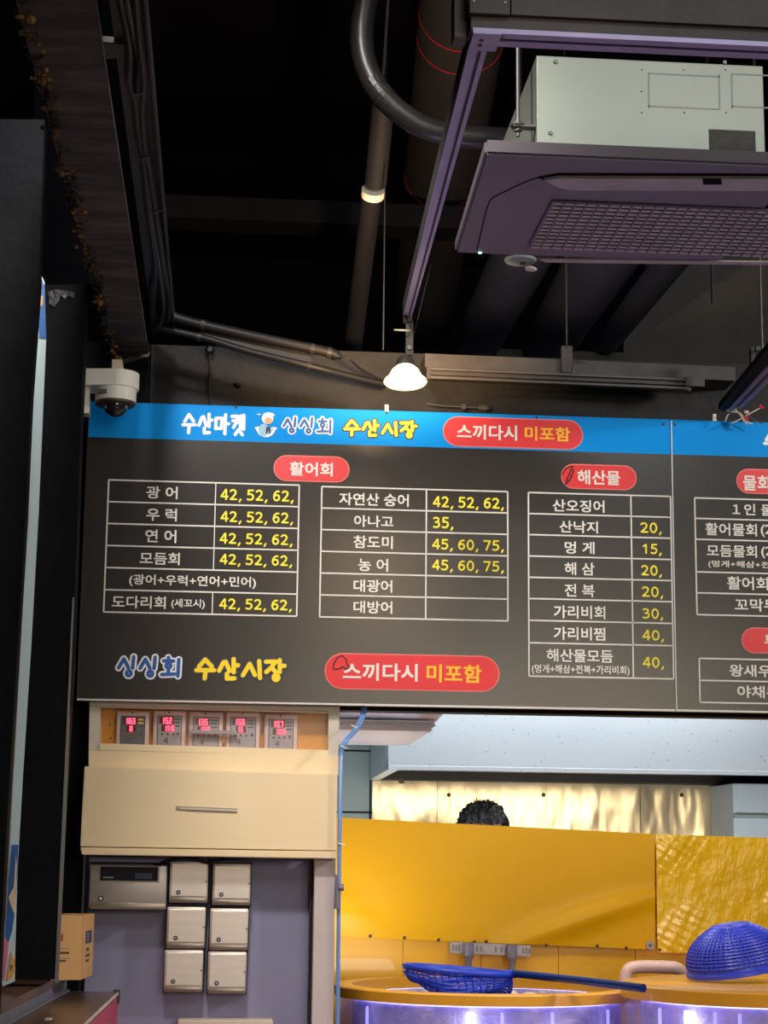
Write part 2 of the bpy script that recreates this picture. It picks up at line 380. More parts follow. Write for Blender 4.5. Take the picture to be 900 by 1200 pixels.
def blob(uc, vc, ru, rv, y, n=20, a0=0, a1=360):
    c = PY(uc, vc, y); s = y/F; full = a1-a0 >= 360
    bm = BM(); bm.faces.new([bm.verts.new((c.x+ru*s*math.cos(math.radians(a0+(a1-a0)*i/(n if full else n-1))), y, c.z+rv*s*math.sin(math.radians(a0+(a1-a0)*i/(n if full else n-1))))) for i in range(n)])
    return bm

# ================================================================== SETTING
obj('floor', box(-1.3, 4.2, -4, 9, -.1, 0), FLOORM, kind='structure')
obj('ceiling', box(-1.3, 4.2, -4, 11, 5.2, 5.3), CEIL, kind='structure')
obj('wall_left', box(-1.3, -1.2, -4, 11, 0, 5.2), BLACK, kind='structure')
obj('wall_right', box(4.2, 4.3, -4, 11, 0, 5.2), BLACK, kind='structure')
obj('wall_back', box(-1.3, 4.2, 10.9, 11, 0, 5.2), CEIL, kind='structure')
# header wall above the opening, behind the menu boards
YH = 5.62
zt = PY(600, 418, YH).z; zb = 2.06
hd = obj('wall_header', box(PY(176, 450, YH).x, 4.2, YH, YH+.08, zb, zt), SOOT, kind='structure')
obj('wall_header_return', box(-1.2, PY(175, 450, YH).x, YH-.03, YH+.08, zb, PY(150, 405, YH).z), BLACK, kind='structure')
obj('trim_1', box(-1.2, PY(103, 900, YH).x-.002, YH, YH+.08, 0, zb), BLACK, kind='structure')
# kitchen shell
obj('ceiling_kitchen', box(-1.2, 4.2, YH+.08, 7.98, 3.08, 3.12), CEIL, kind='structure')
wk = obj('wall_kitchen', box(-1.2, 4.2, 7.9, 7.98, 0, 3.08), BLACK, kind='structure')
zk = [1.0, PY(420, 952, 7.9).z, PY(420, 880, 7.9).z, 2.6]
xk = [-.4, PY(434, 900, 7.9).x, PY(434, 900, 7.9).x+.6]
for i in range(2):
    for j in range(3):
        obj('wall_panel', box(xk[i]+.003, xk[i+1]-.003, 7.88, 7.899, zk[j]+.003, zk[j+1]-.003, .003), TEAL, wk)

# ================================================================== MENU BOARDS
YB = 5.48
def zspan(u, va, vb, y=YB): return PY(u, vb, y).z, PY(u, va, y).z
ZT = PY(470, 483, YB).z; ZBL = PY(470, 533.5-11+.2, YB).z; ZB = PY(440, 825, YB).z
XL = PY(97.5, 660, YB).x; XS = PY(790, 660, YB).x
ZM = (PY(104.3, 512, YB).z+PY(786.5, 532.5, YB).z)/2
def board(x0, x1, label):
    t = thing('menu_board', ((x0+x1)/2, YB, ZB), label, 'sign')
    obj('board_panel', box(x0, x1, YB, YB+.02, ZB, ZM), BOARD, t)
    obj('header_band', box(x0, x1, YB, YB+.02, ZM, ZT), BLUE, t, label='bright blue band along the top of the board')
    obj('edge_trim', box(x0-.0015, x1, YB-.003, YB+.02, ZB-.005, ZB), ALU, t)
    obj('edge_trim', box(x0-.003, x0, YB-.003, YB+.02, ZB, ZT), ALU if x0 > 0.5 else BOARD, t)
    obj('edge_trim', box(x0, x1, YB-.001, YB+.02, ZT, ZT+.003), BLUE, t)
    return t
b1 = board(XL, XS-.004, 'large black and blue fish menu board with three priced tables, left of the seam')
b2 = board(XS, XS+1.75, 'second black and blue menu board cut off by the right edge, right of the seam')
YT = YB-.0012
def hline(t, xa, xb, z, wd=.0042): obj('table_line', box(xa, xb, YT-.0004, YT+.0004, z-wd/2, z+wd/2), WTXT, t)
def vline(t, x, za, zc, wd=.0042): obj('table_line', box(x-wd/2, x+wd/2, YT-.0004, YT+.0004, za, zc), WTXT, t)
def table(t, TL, TR, BL, BR, rows, div, thin=()):
    a, b, c, d = [PY(*p, YB) for p in (TL, TR, BL, BR)]
    x0, x1 = (a.x+c.x)/2, (b.x+d.x)/2; z1, z0 = (a.z+b.z)/2, (c.z+d.z)/2
    zs = [z1+(z0-z1)*r for r in rows]
    for z in zs: hline(t, x0, x1, z)
    vline(t, x0, z0, z1); vline(t, x1, z0, z1)
    xd = x0+(x1-x0)*div[0]
    for (i, j) in div[1]: vline(t, xd, zs[j], zs[i], .0028 if thin else .004)
table(b1, (127.3,562), (350.7,569), (121.7,716.8), (347.6,722.5), [i/6 for i in range(7)], (.560, [(0,4),(5,6)]), thin=1)
table(b1, (377.3,570.2), (594.6,576.3), (374.4,722.7), (595.4,727.9), [i/6 for i in range(7)], (.561, [(0,6)]))
table(b1, (619,577.3), (785.7,581.7), (620,792.3), (789.3,795.7), [0,.1165,.2325,.35,.466,.582,.70,.821,1], (.72, [(0,8)]))
table(b2, (813.3,583.3), (1040,590), (817.3,720.7), (1042,725), [0,.177,.357,.636,.815,1], (.72, [(0,5)]))
table(b2, (819,771.7), (1040,776), (820.5,823.3), (1040,827), [0,.5,1], (.72, [(0,2)]))
for body, bb in (('광 어',(171.5,569.5,208.2,585)),('우 럭',(171.5,595.3,207.3,611)),('연 어',(170.3,620.2,206.7,636.4)),('모듬회',(163.7,646.8,210.7,662.4)),
    ('(광어+우럭+연어+민어)',(151.3,672.7,300,690.3)),('도다리회',(131,697.6,194.2,713.7)),('(세꼬시)',(200.8,701.3,240,714)),
    ('자연산 숭어',(397.6,577.2,479,593.8)),('아나고',(414.9,603.5,461,618.3)),('참도미',(414.3,627.4,460.3,643.3)),('농 어',(419.8,654.2,454.8,670)),
    ('대광어',(414.3,678.8,459.7,694.7)),('대방어',(414.3,703.8,459.7,719.4)),
    ('산오징어',(647.7,585,708.3,600.9)),('산낙지',(655.7,610,700.7,625.2)),('멍 게',(661.7,634.3,696.7,649.6)),('해 삼',(661.7,658.8,696.7,674.5)),('전 복',(661.7,684,696.7,700)),
    ('가리비회',(649,709,709.3,725.7)),('가리비찜',(649,734.2,709.3,751)),('해산물모듬',(640.7,760,718.3,777)),('(멍게+해삼+전복+가리비회)',(623.3,778,737.7,792.4))):
    text('dish_name', body, bb, YT, WTXT, b1)
for body, bb in (('42, 52, 62,',(258,572.6,342.6,590.4)),('42, 52, 62,',(258,598.5,342,616)),('42, 52, 62,',(257,624,341.4,641.5)),('42, 52, 62,',(257,648.7,341,665.8)),('42, 52, 62,',(256.5,700.7,340.5,718)),
    ('42, 52, 62,',(506.8,581.2,589,598.8)),('35,',(506.8,605.2,529.9,621.8)),('45, 60, 75,',(506,631,589,648)),('45, 60, 75,',(506,655.5,589,672.5)),
    ('20,',(750,611.7,774,627.2)),('15,',(752.3,636.7,774,651.8)),('20,',(751,661.7,774.3,677.2)),('20,',(751.7,686.7,775.7,702.3)),('30,',(752.3,712.3,775.7,727.7)),('40,',(752.3,737.7,776.7,753.2)),('40,',(752.7,769.3,776.7,785.2))):
    price(body, bb, YT, YTXT, b1)
for body, bb in (('１인 물회',(858.3,590,920,605)),('활어물회',(826.7,612.4,887,628.6)),('(2인)',(891.5,612.6,925,630)),('모듬물회',(828.3,638,887,653.6)),('(2인)',(892,638.4,925,655)),
    ('(멍게+해삼+전복)',(830,656.5,917,667.5)),('활어회무침',(852.3,675.3,934,692.7)),('꼬막무침',(861,701,927,717.6)),('왕새우튀김',(855,778.3,936,794.5)),('야채튀김',(864,803,930,819))):
    text('dish_name', body, bb, YT, WTXT, b2)
def badge(t, bb, words):
    obj('badge_rim', pill(*bb, YT, .0028), BADGEL, t)
    obj('heading_badge', pill(*bb, YT-.0006), REDP, t)
    for body, tb, m in words: text('heading_lettering', body, tb, YT-.0012, m, t, .022)
badge(b1, (321.5,535.2,408.5,563.5), [('활어회',(339.5,541,390,558.5),WTXT)])
badge(b1, (520,491,682.3,524), [('스끼다시',(535.4,497,606,516.2),WTXT),('미포함',(615,499.5,668.3,517.4),OTXT)])
badge(b1, (381.5,768,584.3,808), [('스끼다시',(401.9,776.3,489.4,799),WTXT),('미포함',(500,778,564.5,800.8),OTXT)])
badge(b1, (658.5,545.5,745,572.5), [('해산물',(676.7,550.4,726.7,568.8),WTXT)])
badge(b2, (864,551,935,578), [('물회',(870.7,556.5,902,575.5),WTXT)])
badge(b2, (870,737,950,765), [('튀김',(896,743,928,760),WTXT)])
scribble('marker_scribble', [(391,784),(391,778),(396,770),(401,768),(406,773),(407,779),(410,782),(406,784),(402,781),(397,784),(391,784)], YT-.002, 1.4, MARK, b1)
scribble('marker_scribble', [(659,556),(663,549),(671,546),(672,552),(669,560),(665,566),(663,568),(665,560),(670,549)], YT-.002, 1.4, MARK, b1)
# brush logos
def logo(t, blue_bb, yel_bb, w1, w2, darkout):
    strokes('logo_outline', '싱싱회', blue_bb, YT, w2, LOGOW, t)
    strokes('logo_lettering', '싱싱회', blue_bb, YT-.0012, w1, LOGOB, t)
    if darkout: strokes('logo_outline', '수산시장', yel_bb, YT, w2+.6, LOGON, t, .18)
    strokes('logo_lettering', '수산시장', yel_bb, YT-.0012, w1+1, YLOGO, t, .18)
logo(b1, (332.5,490,389,507.5), (403,493,488,511.5), 2.8, 6.2, True)
logo(b1, (139,770,211.5,793), (229,772.5,334,796.5), 4.2, 8.4, True)
strokes('logo_lettering', '수산마켓', (213.5,485.5,287.5,508.5), YT, 4.0, LOGOW, b1, .2)
strokes('logo_lettering', '수산마켓', (895,508,968,530), YT, 4.0, LOGOW, b2, .2)
# round fishmonger emblem between the words
obj('emblem_boat', blob(311.5,500,12,13,YT-.0002,a0=195,a1=345), LOGOW, b1)
obj('emblem_sea', blob(311.5,500,9.5,10,YT-.0004,a0=190,a1=350), SKYP, b1)
obj('emblem_splash', blob(302.5,501.5,4,1.5,YT-.0003), LOGOW, b1); obj('emblem_splash', blob(321,502,4,1.5,YT-.0003), LOGOW, b1)
obj('emblem_splash', blob(303.5,485.5,2.4,.8,YT-.0003), LOGOW, b1)
obj('emblem_body', blob(309,504,6,8,YT-.0006), SKYP, b1)
obj('emblem_hair', blob(313.5,490.5,7,6.5,YT-.0007), LOGOW, b1)
obj('emblem_face', blob(314.5,493,4.6,4.2,YT-.0009), SKINP, b1)
obj('emblem_cap', blob(315,487,7.2,4.0,YT-.0011,a0=-5,a1=185), LOGOW, b1)
obj('emblem_apron', pprism([(312,500),(317,500.3),(317,508),(314.8,508),(314.5,504),(313.6,508),(311.2,508)], YT-.0012, YT-.0011), LOGON, b1)
# fixing screws and small hanging clips along the top edge
for u, v in ((277,476.5),(453,483),(629,488.5),(777.5,496),(791,496.5)):
    c = PY(u, v+1, YB); obj('fixing_screw', lathe([(.004,0),(.004,.002),(.002,.003)], c, (0,-1,0), 10), RIVET, b1 if u < 786 else b2)
for u, v in ((453,478),(837,489)):
    c = PY(u, v, YB); obj('hanging_clip', box(c.x-.006, c.x+.006, YB-.004, YB+.004, c.z-.012, c.z+.01, .002), WHITEP, b1 if u < 786 else b2)

# ================================================================== LEFT SIDE: COLUMNS, BANNER, LEDGE, WORKTOP
ZL = 1.29; ZW = 1.24
YWALL = YH
# ledge
le0, le1 = PZ(0, 1178, ZL), PZ(97, 1132, ZL); dv = le1-le0
a = le0-dv*1.2; b = le0+dv*((YWALL-.001-le0.y)/dv.y)
obj('trim_2', prism([(-1.2, a.y, ZL), (a.x, a.y, ZL), (b.x, b.y, ZL), (-1.2, b.y, ZL)], (0, 0, -.02)), WOODT, kind='structure')
obj('trim_3', prism([(-1.2, a.y, ZL-.021), (a.x-.001, a.y, ZL-.021), (b.x-.001, b.y, ZL-.021), (-1.2, b.y, ZL-.021)], (0, 0, -(ZL-.022))), LEDGE, kind='structure')
# worktop with pink front
wt = thing('counter', (-.38, 4.5, 0), 'low counter with scuffed brown top and pink front running to the grey wall', 'counter')
p0, p1 = PZ(98, 1200, ZW), PZ(146, 1155, ZW); dd = (p1-p0)
pe = p0+dd*((YWALL-.002-p0.y)/dd.y); pn = p0-dd*1.3
q0 = b.x+.002; qn = a.x+(b.x-a.x)*((pn.y-a.y)/(b.y-a.y))+.002
obj('worktop', prism([(qn, pn.y, ZW), (pn.x, pn.y, ZW), (pe.x, pe.y, ZW), (q0, pe.y, ZW)], (0, 0, -.012)), WOODT, wt)
obj('worn_edge', tube([Vector((pn.x, pn.y, ZW-.004)), Vector((pe.x, pe.y, ZW-.004))], .0045, 8), EDGEW, wt)
obj('front_panel', prism([(pn.x, pn.y, ZW-.013), (pe.x, pe.y, ZW-.013), (pe.x-.03, pe.y, ZW-.013), (pn.x-.03, pn.y, ZW-.013)], (0, 0, -ZW+.013)), PINK, wt)
obj('corner_cap', box(pe.x-.012, pe.x+.006, pe.y-.05, pe.y-.002, ZW-.03, ZW+.006, .002), RIVET, wt)
obj('back_seam', tube([Vector((qn+.004, pn.y, ZW+.002)), Vector((q0+.004, pe.y, ZW+.002))], .003, 6), LEDGE, wt)
cpos = PZ(57, 1196, ZW+.004)
obj('paper_scrap', prism([cpos+Vector(k) for k in ((-.008,-.01,0),(.002,-.016,.002),(.009,-.004,.003),(.006,.012,0),(-.006,.008,.002))], (0,0,.004)), FOAM, label='small crumpled white paper scrap on the brown worktop', cat='scrap')
# near column (very dark, far left)
YA = 4.3
obj('black_column', pprism([(-300,138),(52,140),(46,330),(36,470),(30,605),(18,800),(6,1000),(-3,1190),(-320,1190)], YA, YA+.06), BLACK, label='near black column filling the left edge of the view', cat='column')
YA2 = 4.42
obj('column_edge_trim', pprism([(37,440),(40,440),(6,1080),(2,1080)], YA2-.02, YA2), TRIMM, label='thin grey metal edging beside the pale banner', cat='trim')
# banner on the side
yb0 = 4.75
bn = thing('banner', PY(10, 1148, yb0), 'narrow pale banner with blue pink and orange print between the two black columns', 'banner')
def ban(name, uv, m, off=0.): obj(name, pprism(uv, yb0-off, yb0-off+.004 if off else yb0+.01), m, bn)
ban('banner_sheet', [(46,317),(52,330),(54,397),(52,440),(45,600),(36,760),(27,900),(20,1020),(17,1130),(17,1150),(3,1156),(-3,1100),(5,1000),(20,780),(30,605),(40,440),(44,330)], BANW)
ban('banner_print', [(46,318),(52,335),(54,397),(46,396),(44,335)], BANB, .003)
ban('banner_print', [(47,348),(50,346),(50,357),(47,360)], BANO, .006)
ban('banner_print', [(14,990),(21.5,990),(19,1040),(17,1072),(14,1092),(10,1104),(6,1098),(8,1050)], BANB, .003)
ban('banner_print', [(5,1100),(10,1104),(9,1116),(7,1130),(5,1148),(-2,1152),(0,1120)], BANP, .003)
ban('banner_print', [(18.5,1002),(19.5,1015),(18,1050),(17,1072),(13,1062),(10,1052),(13,1045),(16,1040)], BANC, .006)
ban('banner_print', [(13,1115),(17,1125),(18,1137),(14,1146),(8,1150),(9,1138),(11,1130)], BANO, .006)
ban('banner_print', [(12,1130),(15,1132),(13,1138)], BANB, .008)
# second column behind the banner
YC = 4.98
cb = thing('black_column', PY(60, 1148, YC), 'black column with crinkled tape at its top, right of the pale banner', 'column')
obj('column_box', prism([PY(44,334,YC), PY(102,333,YC), PY(95,483,YC), PY(85,780,YC), PY(72,1000,YC), PY(65,1148,YC), PY(-5,1148,YC)], (0, .10, 0)), BLACK, cb)
obj('corner_trim', prism([PY(85,700,YC-.002), PY(87,700,YC-.002), PY(75,1000,YC-.002), PY(68,1152,YC-.002), PY(64,1152,YC-.002), PY(71,1000,YC-.002)], (0, .015, 0)), TRIMM, cb, label='grey metal corner trim')
tp = [(56,341),(66,339),(88,342),(86,350),(80,346),(76,352),(72,346),(64,360),(58,356)]
obj('tape_scrap', pprism(tp, YC-.006, YC-.002), TAPE, cb, label='shiny crinkled clear tape')
# dark upper box between column and beam
obj('wall_niche', pprism([(40,-60),(100,-60),(132,330),(98,333),(40,333)], 5.5, 5.6), CEIL, kind='structure')
# carton
cx = thing('carton', PZ(95, 1133, ZL), 'brown cardboard carton on the ledge beside the black column', 'box')
A_ = PY(95,1133,5.28); B_ = PY(60,1133,5.26); C_ = PY(108.5,1130,5.5)
h_ = PY(96,1072.5,5.28).z-A_.z; ex, ey = B_-A_, C_-A_; ex.z = ey.z = 0; A0 = Vector((A_.x, A_.y, ZL+.001)); h_ = h_+A_.z-A0.z
cbm = prism([A0, A0+ex, A0+ex+ey, A0+ey], (0, 0, h_)); obj('carton_body', cbm, CARD, cx)
nf = ex.cross(Vector((0,0,1))).normalized(); nf = nf if nf.y < 0 else -nf
ns = ey.cross(Vector((0,0,1))).normalized(); ns = ns if ns.x > 0 else -ns
def onf(s, t, w_, hh, e, n_, m, name='printed_mark'):
    o_ = A0+e*s+Vector((0,0,h_*t)); return obj(name, prism([o_, o_+e*w_, o_+e*w_+Vector((0,0,h_*hh)), o_+Vector((0,0,h_*hh))], n_*.0008), m, cx)
for k in (0, .035): onf(.64+k*1.2, .60, .035, .11, ex, nf, CARDR)
onf(.40, .485, .60, .006, ex, nf, CARDK); onf(.42, .40, .40, .035, ex, nf, CARDK); onf(.40, .33, .55, .006, ex, nf, CARDK); onf(.52, .28, .26, .03, ex, nf, CARDK); onf(.84,.27,.12,.06, ex, nf, CARDB)
onf(.28, .54, .52, .20, ey, ns, CARDB); onf(.42, .56, .12, .15, ey, ns, CARD); onf(.38, .42, .22, .05, ey, ns, CARDK); onf(.34, .33, .34, .04, ey, ns, CARDK); onf(.36, .25, .28, .04, ey, ns, CARDK)
obj('flap_tape', prism([A0+ey*.02+ns*.0006, A0+ns*.0006, A0+Vector((0,0,h_))+ns*.0006, A0+Vector((0,0,h_))+ey*.02+ns*.0006], ns*.0004), CARD, cx)

# ================================================================== GREY WALL BAY, POST, DISPENSERS
YP = 5.60
xw0 = PY(102, 1080, YP).x; xw1 = PY(368, 1100, YP).x
obj('wall_bay', box(xw0, xw1, YP, YP+.018, 0, PY(240, 1000, YP).z), PURP, kind='structure')
obj('trim_4', box(PY(367, 1100, 5.5).x, PY(392, 1100, 5.5).x, 5.5, 5.60, 0, PY(380, 1005, 5.5).z, .002), POSTM, kind='structure')
obj('trim_5', box(PY(366,1100,5.5).x-.006, PY(366,1100,5.5).x-.001, 5.56, 5.60, 0, PY(380,1006,5.5).z), STEELB, kind='structure')
obj('wooden_shelf_board', pbox(208, 1195.5, 320, 1212, 5.52, 5.60, .003), BEIGE, label='peach coloured board edge at the foot of the grey wall, cut off by the frame', cat='board')
# square metal dispensers
sq = [((198,1010.8),(243,1058)),((249,1013.4),(292.5,1060.6)),((195,1062.5),(239.4,1111.6)),((245,1063.7),(290.5,1113.5)),((191,1114.7),(237.6,1162.6)),((242,1115.8),(288.6,1164.5))]
lab = ['square brushed metal wall box, top left of the six, touching the wide grey dispenser','square brushed metal wall box, top right of the six, under the cream drawer','square brushed metal wall box, middle of the left column of three','square brushed metal wall box, middle of the right column of three','square brushed metal wall box, lowest of the left column of three','square brushed metal wall box, lowest of the right column of three']
YD = 5.53
proto = None
for i, ((ua, va), (ub, vb)) in enumerate(sq):
    c = PY((ua+ub)/2, vb, YD); c.y = YP
    if proto is None:
        proto = thing('metal_wall_box', c, lab[0], 'dispenser', 'square metal boxes on the grey wall')
        wd = (PY(46, 1085, YD)-PY(0, 1085, YD)).x/2; H = (PY(450, 1010, YD)-PY(450, 1058, YD)).z
        obj('housing', box(c.x-wd, c.x+wd, YD, YP-.001, c.z, c.z+H, .004), BRUSH, proto, smooth=True)
        obj('lower_lip', box(c.x-wd+.001, c.x+wd-.001, YD-.004, YD+.01, c.z+.002, c.z+.015, .004), BRUSHD, proto, smooth=True)
        obj('cover_plate', box(c.x-wd+.005, c.x+wd-.003, YD-.003, YD+.002, c.z+.018, c.z+H-.006, .0015), BRUSH, proto)
        obj('round_mark', lathe([(.0065,0),(.0065,.0012)], (c.x-wd*.52, YD-.0031, c.z+H*.25), (0,-1,0), 16), LOGOD, proto)
        obj('round_mark_centre', lathe([(.0022,0),(.0022,.0016)], (c.x-wd*.52, YD-.0031, c.z+H*.25), (0,-1,0), 10), BRUSH, proto)
        obj('side_tab', box(c.x+wd-.008, c.x+wd-.001, YD-.0045, YD-.002, c.z+H*.5, c.z+H*.54), BRUSHD, proto)
        obj('rear_rim', box(c.x-wd-.003, c.x+wd+.003, YP-.02, YP-.001, c.z-.004, c.z+H+.003), DARKG, proto)
    else: copy_tree(proto, c, lab[i])
# wide dispenser
YE = 5.50
wdp = thing('wide_dispenser', PY(149, 1064, YE), 'wide grey paper dispenser with a black slot, left of the metal boxes', 'dispenser')
obj('housing', pbox(104.5, 1014, 195, 1064.5, YE, YP-.001, .004), DGREY, wdp, smooth=True)
obj('lower_lip', pbox(105, 1058, 194.5, 1066, YE-.004, YE+.01, .004), BRUSHD, wdp, smooth=True)
obj('paper_slot', pbox(117, 1015.5, 185.5, 1032.5, YE-.0025, YE+.004, .003), DARKG, wdp, label='glossy black slot window')
obj('slot_rim', pbox(115.5, 1014.5, 187, 1034, YE-.0012, YE+.003, .002), BRUSHD, wdp)
obj('slot_insert', pbox(158, 1023, 178, 1030.5, YE-.004, YE+.003, .001), LOGON, wdp)
obj('round_mark', lathe([(.0085,0),(.0085,.0012)], PY(118, 1053, YE-.0005), (0,-1,0), 18), LOGOD, wdp)
obj('round_mark_centre', lathe([(.004,0),(.004,.0016)], PY(118, 1053, YE-.0005), (0,-1,0), 10), BRUSH, wdp)
obj('small_print', pbox(121,1027.5,133,1029,YE-.003,YE-.002), TRIMM, wdp)
obj('dark_shelf_rail', pbox(104, 1003, 243, 1011, 5.545, 5.598, .003), PURP, label='narrow grey rail directly under the cream drawer', cat='rail')
obj('black_cable', ptube([(182,1016,5.54),(192,1010,5.53),(205,1007,5.52),(225,1006,5.52),(246,1011,5.52),(262,1005,5.53)], .0045, 8), CABLE, label='black cable looping over the metal boxes below the drawer', cat='cable')

# ================================================================== CABINET WITH CONTROLLERS
YF = 5.525
cab = thing('controller_cabinet', PY(250, 905, YF), 'cream cabinet with a glazed row of temperature controllers below the menu board', 'cabinet')
def fr(name, uv, m, y0=YF, y1=YF+.06, bev=0., label=None): return obj(name, pprism(uv, y0, y1, bev), m, cab, label=label)
fr('top_rail', [(105,818),(398,824),(398,833),(105,827)], FRAMEG, YF-.008)
fr('top_lip', [(118,826.5),(385,833.5),(385,836),(118,829)], FRAMEG, YF+.006)
fr('side_rail', [(105,827.2),(118,827.5),(117,879),(104,879)], FRAMEG)
fr('side_rail', [(385,833.2),(398,833.2),(396.5,885.5),(384.5,885.5)], FRAMEG)
fr('bottom_rail', [(117,871),(385,879),(385,885.5),(117,879)], CREAM, YF-.004)
fr('lower_rail', [(104,879.2),(396.6,885.6),(396.3,908),(104,901.5)], CREAM, YF-.006)
obj('carcass', box(PY(106,860,YF+.062).x, PY(396,860,YF+.062).x, YF+.06, YF+.2, PY(250,1003,YF).z, PY(250,823,YF).z), CREAM, cab)
fr('backing', [(119,829),(385,836),(384,880),(118,872)], ORANGE, YF+.05, YF+.056, label='glossy orange backing board')
fr('sliding_pane', [(206,832),(384,837),(384,879),(206,874)], GLASS, YF+.008, YF+.011, label='clear sliding pane')
fr('pane_pull', [(222,854.8),(278,856.5),(278,861),(222,859.3)], CTRLF, YF-.006, YF+.006, .0008)
for u, v in ((129,849),(129.5,865)): obj('screw_hole', lathe([(.003,0),(.003,.001)], PY(u, v, YF+.0495), (0,-1,0), 8), RIVET, cab)
# drawer
YR = 5.455
dr = obj('drawer', pprism([(99,898),(395,907.5),(394,997),(94,992)], YR, YF-.008, .002), CREAM, cab)
obj('drawer_lip', pprism([(94,993),(394,998),(394,1006.5),(96,1001.5)], YR-.006, YF-.002, .002), CREAM, dr)
obj('handle_recess', pprism([(206,944.6),(278,947.5),(278,952.3),(206,949.4)], YR-.001, YR+.003), BRUSHD, dr)
obj('handle', pprism([(210,946.2),(278,948.9),(278,950.9),(210,948.2)], YR-.007, YR-.0012), FRAMEG, dr)
# controllers
SEG = {'0':'abcdef','1':'bc','2':'abged','3':'abgcd','4':'fgbc','5':'afgcd','7':'abc','8':'abcdefg','9':'abfgcd'}
def digits(s, u, v, hpx, y, parent):
    bm = BM(); sc = y/F; h = hpx*sc; wd_ = h*.5; th = h*.15; c = PY(u, v, y); x = c.x; z = c.z
    for ch in s:
        if ch == '.': add_box(bm, x-th*1.1, x-th*.1, y-.0005, y, z, z+th); continue
        for g in SEG[ch]:
            B = {'a':(0,wd_,h-th,h),'g':(0,wd_,h/2-th/2,h/2+th/2),'d':(0,wd_,0,th),'f':(0,th,h/2,h),'e':(0,th,0,h/2),'b':(wd_-th,wd_,h/2,h),'c':(wd_-th,wd_,0,h/2)}[g]
            add_box(bm, x+B[0], x+B[1], y-.0005, y, z+B[2], z+B[3])
        x += wd_*1.38
    return obj('led_digits', bm, LED, parent, label='glowing red digits')
YK = YF+.022
cts = [(136,833.5,174.5,873,'18.3','8','first controller from the left, darker face, red digits 18.3 in the cabinet'),
       (179,833,217.5,875,'15.2','150','second controller from the left, red digits 15.2 in the cabinet'),
       (221,834.5,261,876,'13.5','135','middle controller, red digits 13.5, behind the left end of the pane pull'),
       (264.5,834.5,304.5,878,'15.0','15','fourth controller from the left, red digits 15.0 in the cabinet'),
       (309.5,837,348.5,879,'10.7','10.0','rightmost controller, red digits 10.7, beside the orange backing')]
for i, (ua, va, ub, vb, d1, d2, lb) in enumerate(cts):
    t = thing('temperature_controller', PY((ua+ub)/2, vb, YK), lb, 'controller', 'controllers in the glazed cabinet')
    obj('case', pbox(ua, va, ub, vb, YK, YF+.049, .005, 3), CTRL, t, smooth=True)
    obj('face_plate', pbox(ua+5, va+5.5, ub-4.5, vb, YK-.0012, YK+.003), CTRLM, t)
    fm = CTRLD if i == 0 else CTRLF
    obj('face_panel', pbox(ua+6, va+6.5, ub-5.5, vb, YK-.0018, YK+.003), fm, t)
    obj('display_window', pbox(ua+8, va+7.3, ua+24.5, va+15.3, YK-.0024, YK), CTRLW, t)
    obj('display_window', pbox(ua+12 if len(d2) < 3 else ua+10, va+16.3, ua+23.5, va+24, YK-.0024, YK), CTRLW, t)
    digits(d1, ua+10, va+14.6, 6.4, YK-.003, t); digits(d2, ua+(16 if len(d2) == 1 else 13), va+23.2, 5.8, YK-.003, t)
    for k in range(3): obj('printed_line', pbox(ua+26, va+9+k*4, ub-6.5, va+10.6+k*4, YK-.0024, YK), YLOGO if (i == 0 and k < 2) else CTRLM, t)
    for k in range(3 if i else 0): obj('button', lathe([(.0035,0),(.0035,.001)], PY(ua+11+k*6.5, va+27.5, YK-.0018), (0,-1,0), 10), CTRLM, t)
    if i: text('printed_numeral', '4', (ua+12,va+31,ua+18,va+38.5), YK-.0024, CTRLM, t, 0, 0)
    else:
        for k in range(3): obj('printed_line', pbox(ua+10, va+28+k*3.2, ua+26-k*3, va+28.8+k*3.2, YK-.0024, YK), CTRLM, t)
    obj('round_button', lathe([(.0045,0),(.0045,.001)], PY(ub-9, va+27, YK-.0018), (0,-1,0), 12), CTRLM, t)
    obj('case_hook', lathe([(.003,0),(.003,.002)], PY((ua+ub)/2, va+1.7, YK-.0005), (0,-1,0), 8), CTRLM, t)

# ================================================================== CCTV CAMERA
YV = 5.30; s = YV/F
cc = thing('security_camera', PY(100, 485, YV), 'white dome security camera on a wall bracket over the board corner', 'camera')
obj('wall_plate', prism([PY(95,433,YV), PY(105,433,YV), PY(104.5,484,YV), PY(97.5,484,YV), PY(93.8,476,YV)], (0,.05,0), bev=.001), WHITEP, cc)
C = PY(137.5, 440, YV); C.y = YV+.02; zt_, zb_ = PY(137,436,YV).z, PY(137,455,YV).z
bm = BM(); rr = 26*s; pts = [(PY(97,440,YV).x, C.y+rr*.8), (PY(97,440,YV).x, C.y-rr*.8)]
pts += [(C.x+rr*math.sin(t)*1.0, C.y-rr*math.cos(t)) for t in [math.pi*k/16 for k in range(17)]]
obj('bracket_arm', prism([(x, y, zb_) for x, y in pts], (0, 0, zt_-zb_), bev=.0015), WHITEP, cc)
obj('camera_body', lathe([(24.5*s,0),(24.5*s,18*s),(23*s,18.4*s)], (C.x-1.5*s, C.y, PY(137,470,YV).z), (0,0,1), 36), WHITEP, cc, smooth=True)
obj('dark_ring', lathe([(22*s,0),(24*s,1.5*s),(24*s,4*s)], (C.x-1.5*s, C.y, PY(137,474,YV).z), (0,0,1), 36), RIVET, cc, smooth=True)
obj('dome', lathe([(.5*s,-15*s)]+[(15*s*math.sin(math.radians(a)), -15*s*math.cos(math.radians(a))) for a in range(10, 91, 10)], (C.x-1*s, C.y, PY(137,472.5,YV).z), (0,0,1), 28), DOME, cc, smooth=True, label='smoked glass dome')
obj('brand_mark', pbox(114, 455.5, 125, 460, C.y-24.9*s, C.y-20*s), CTRLM, cc)
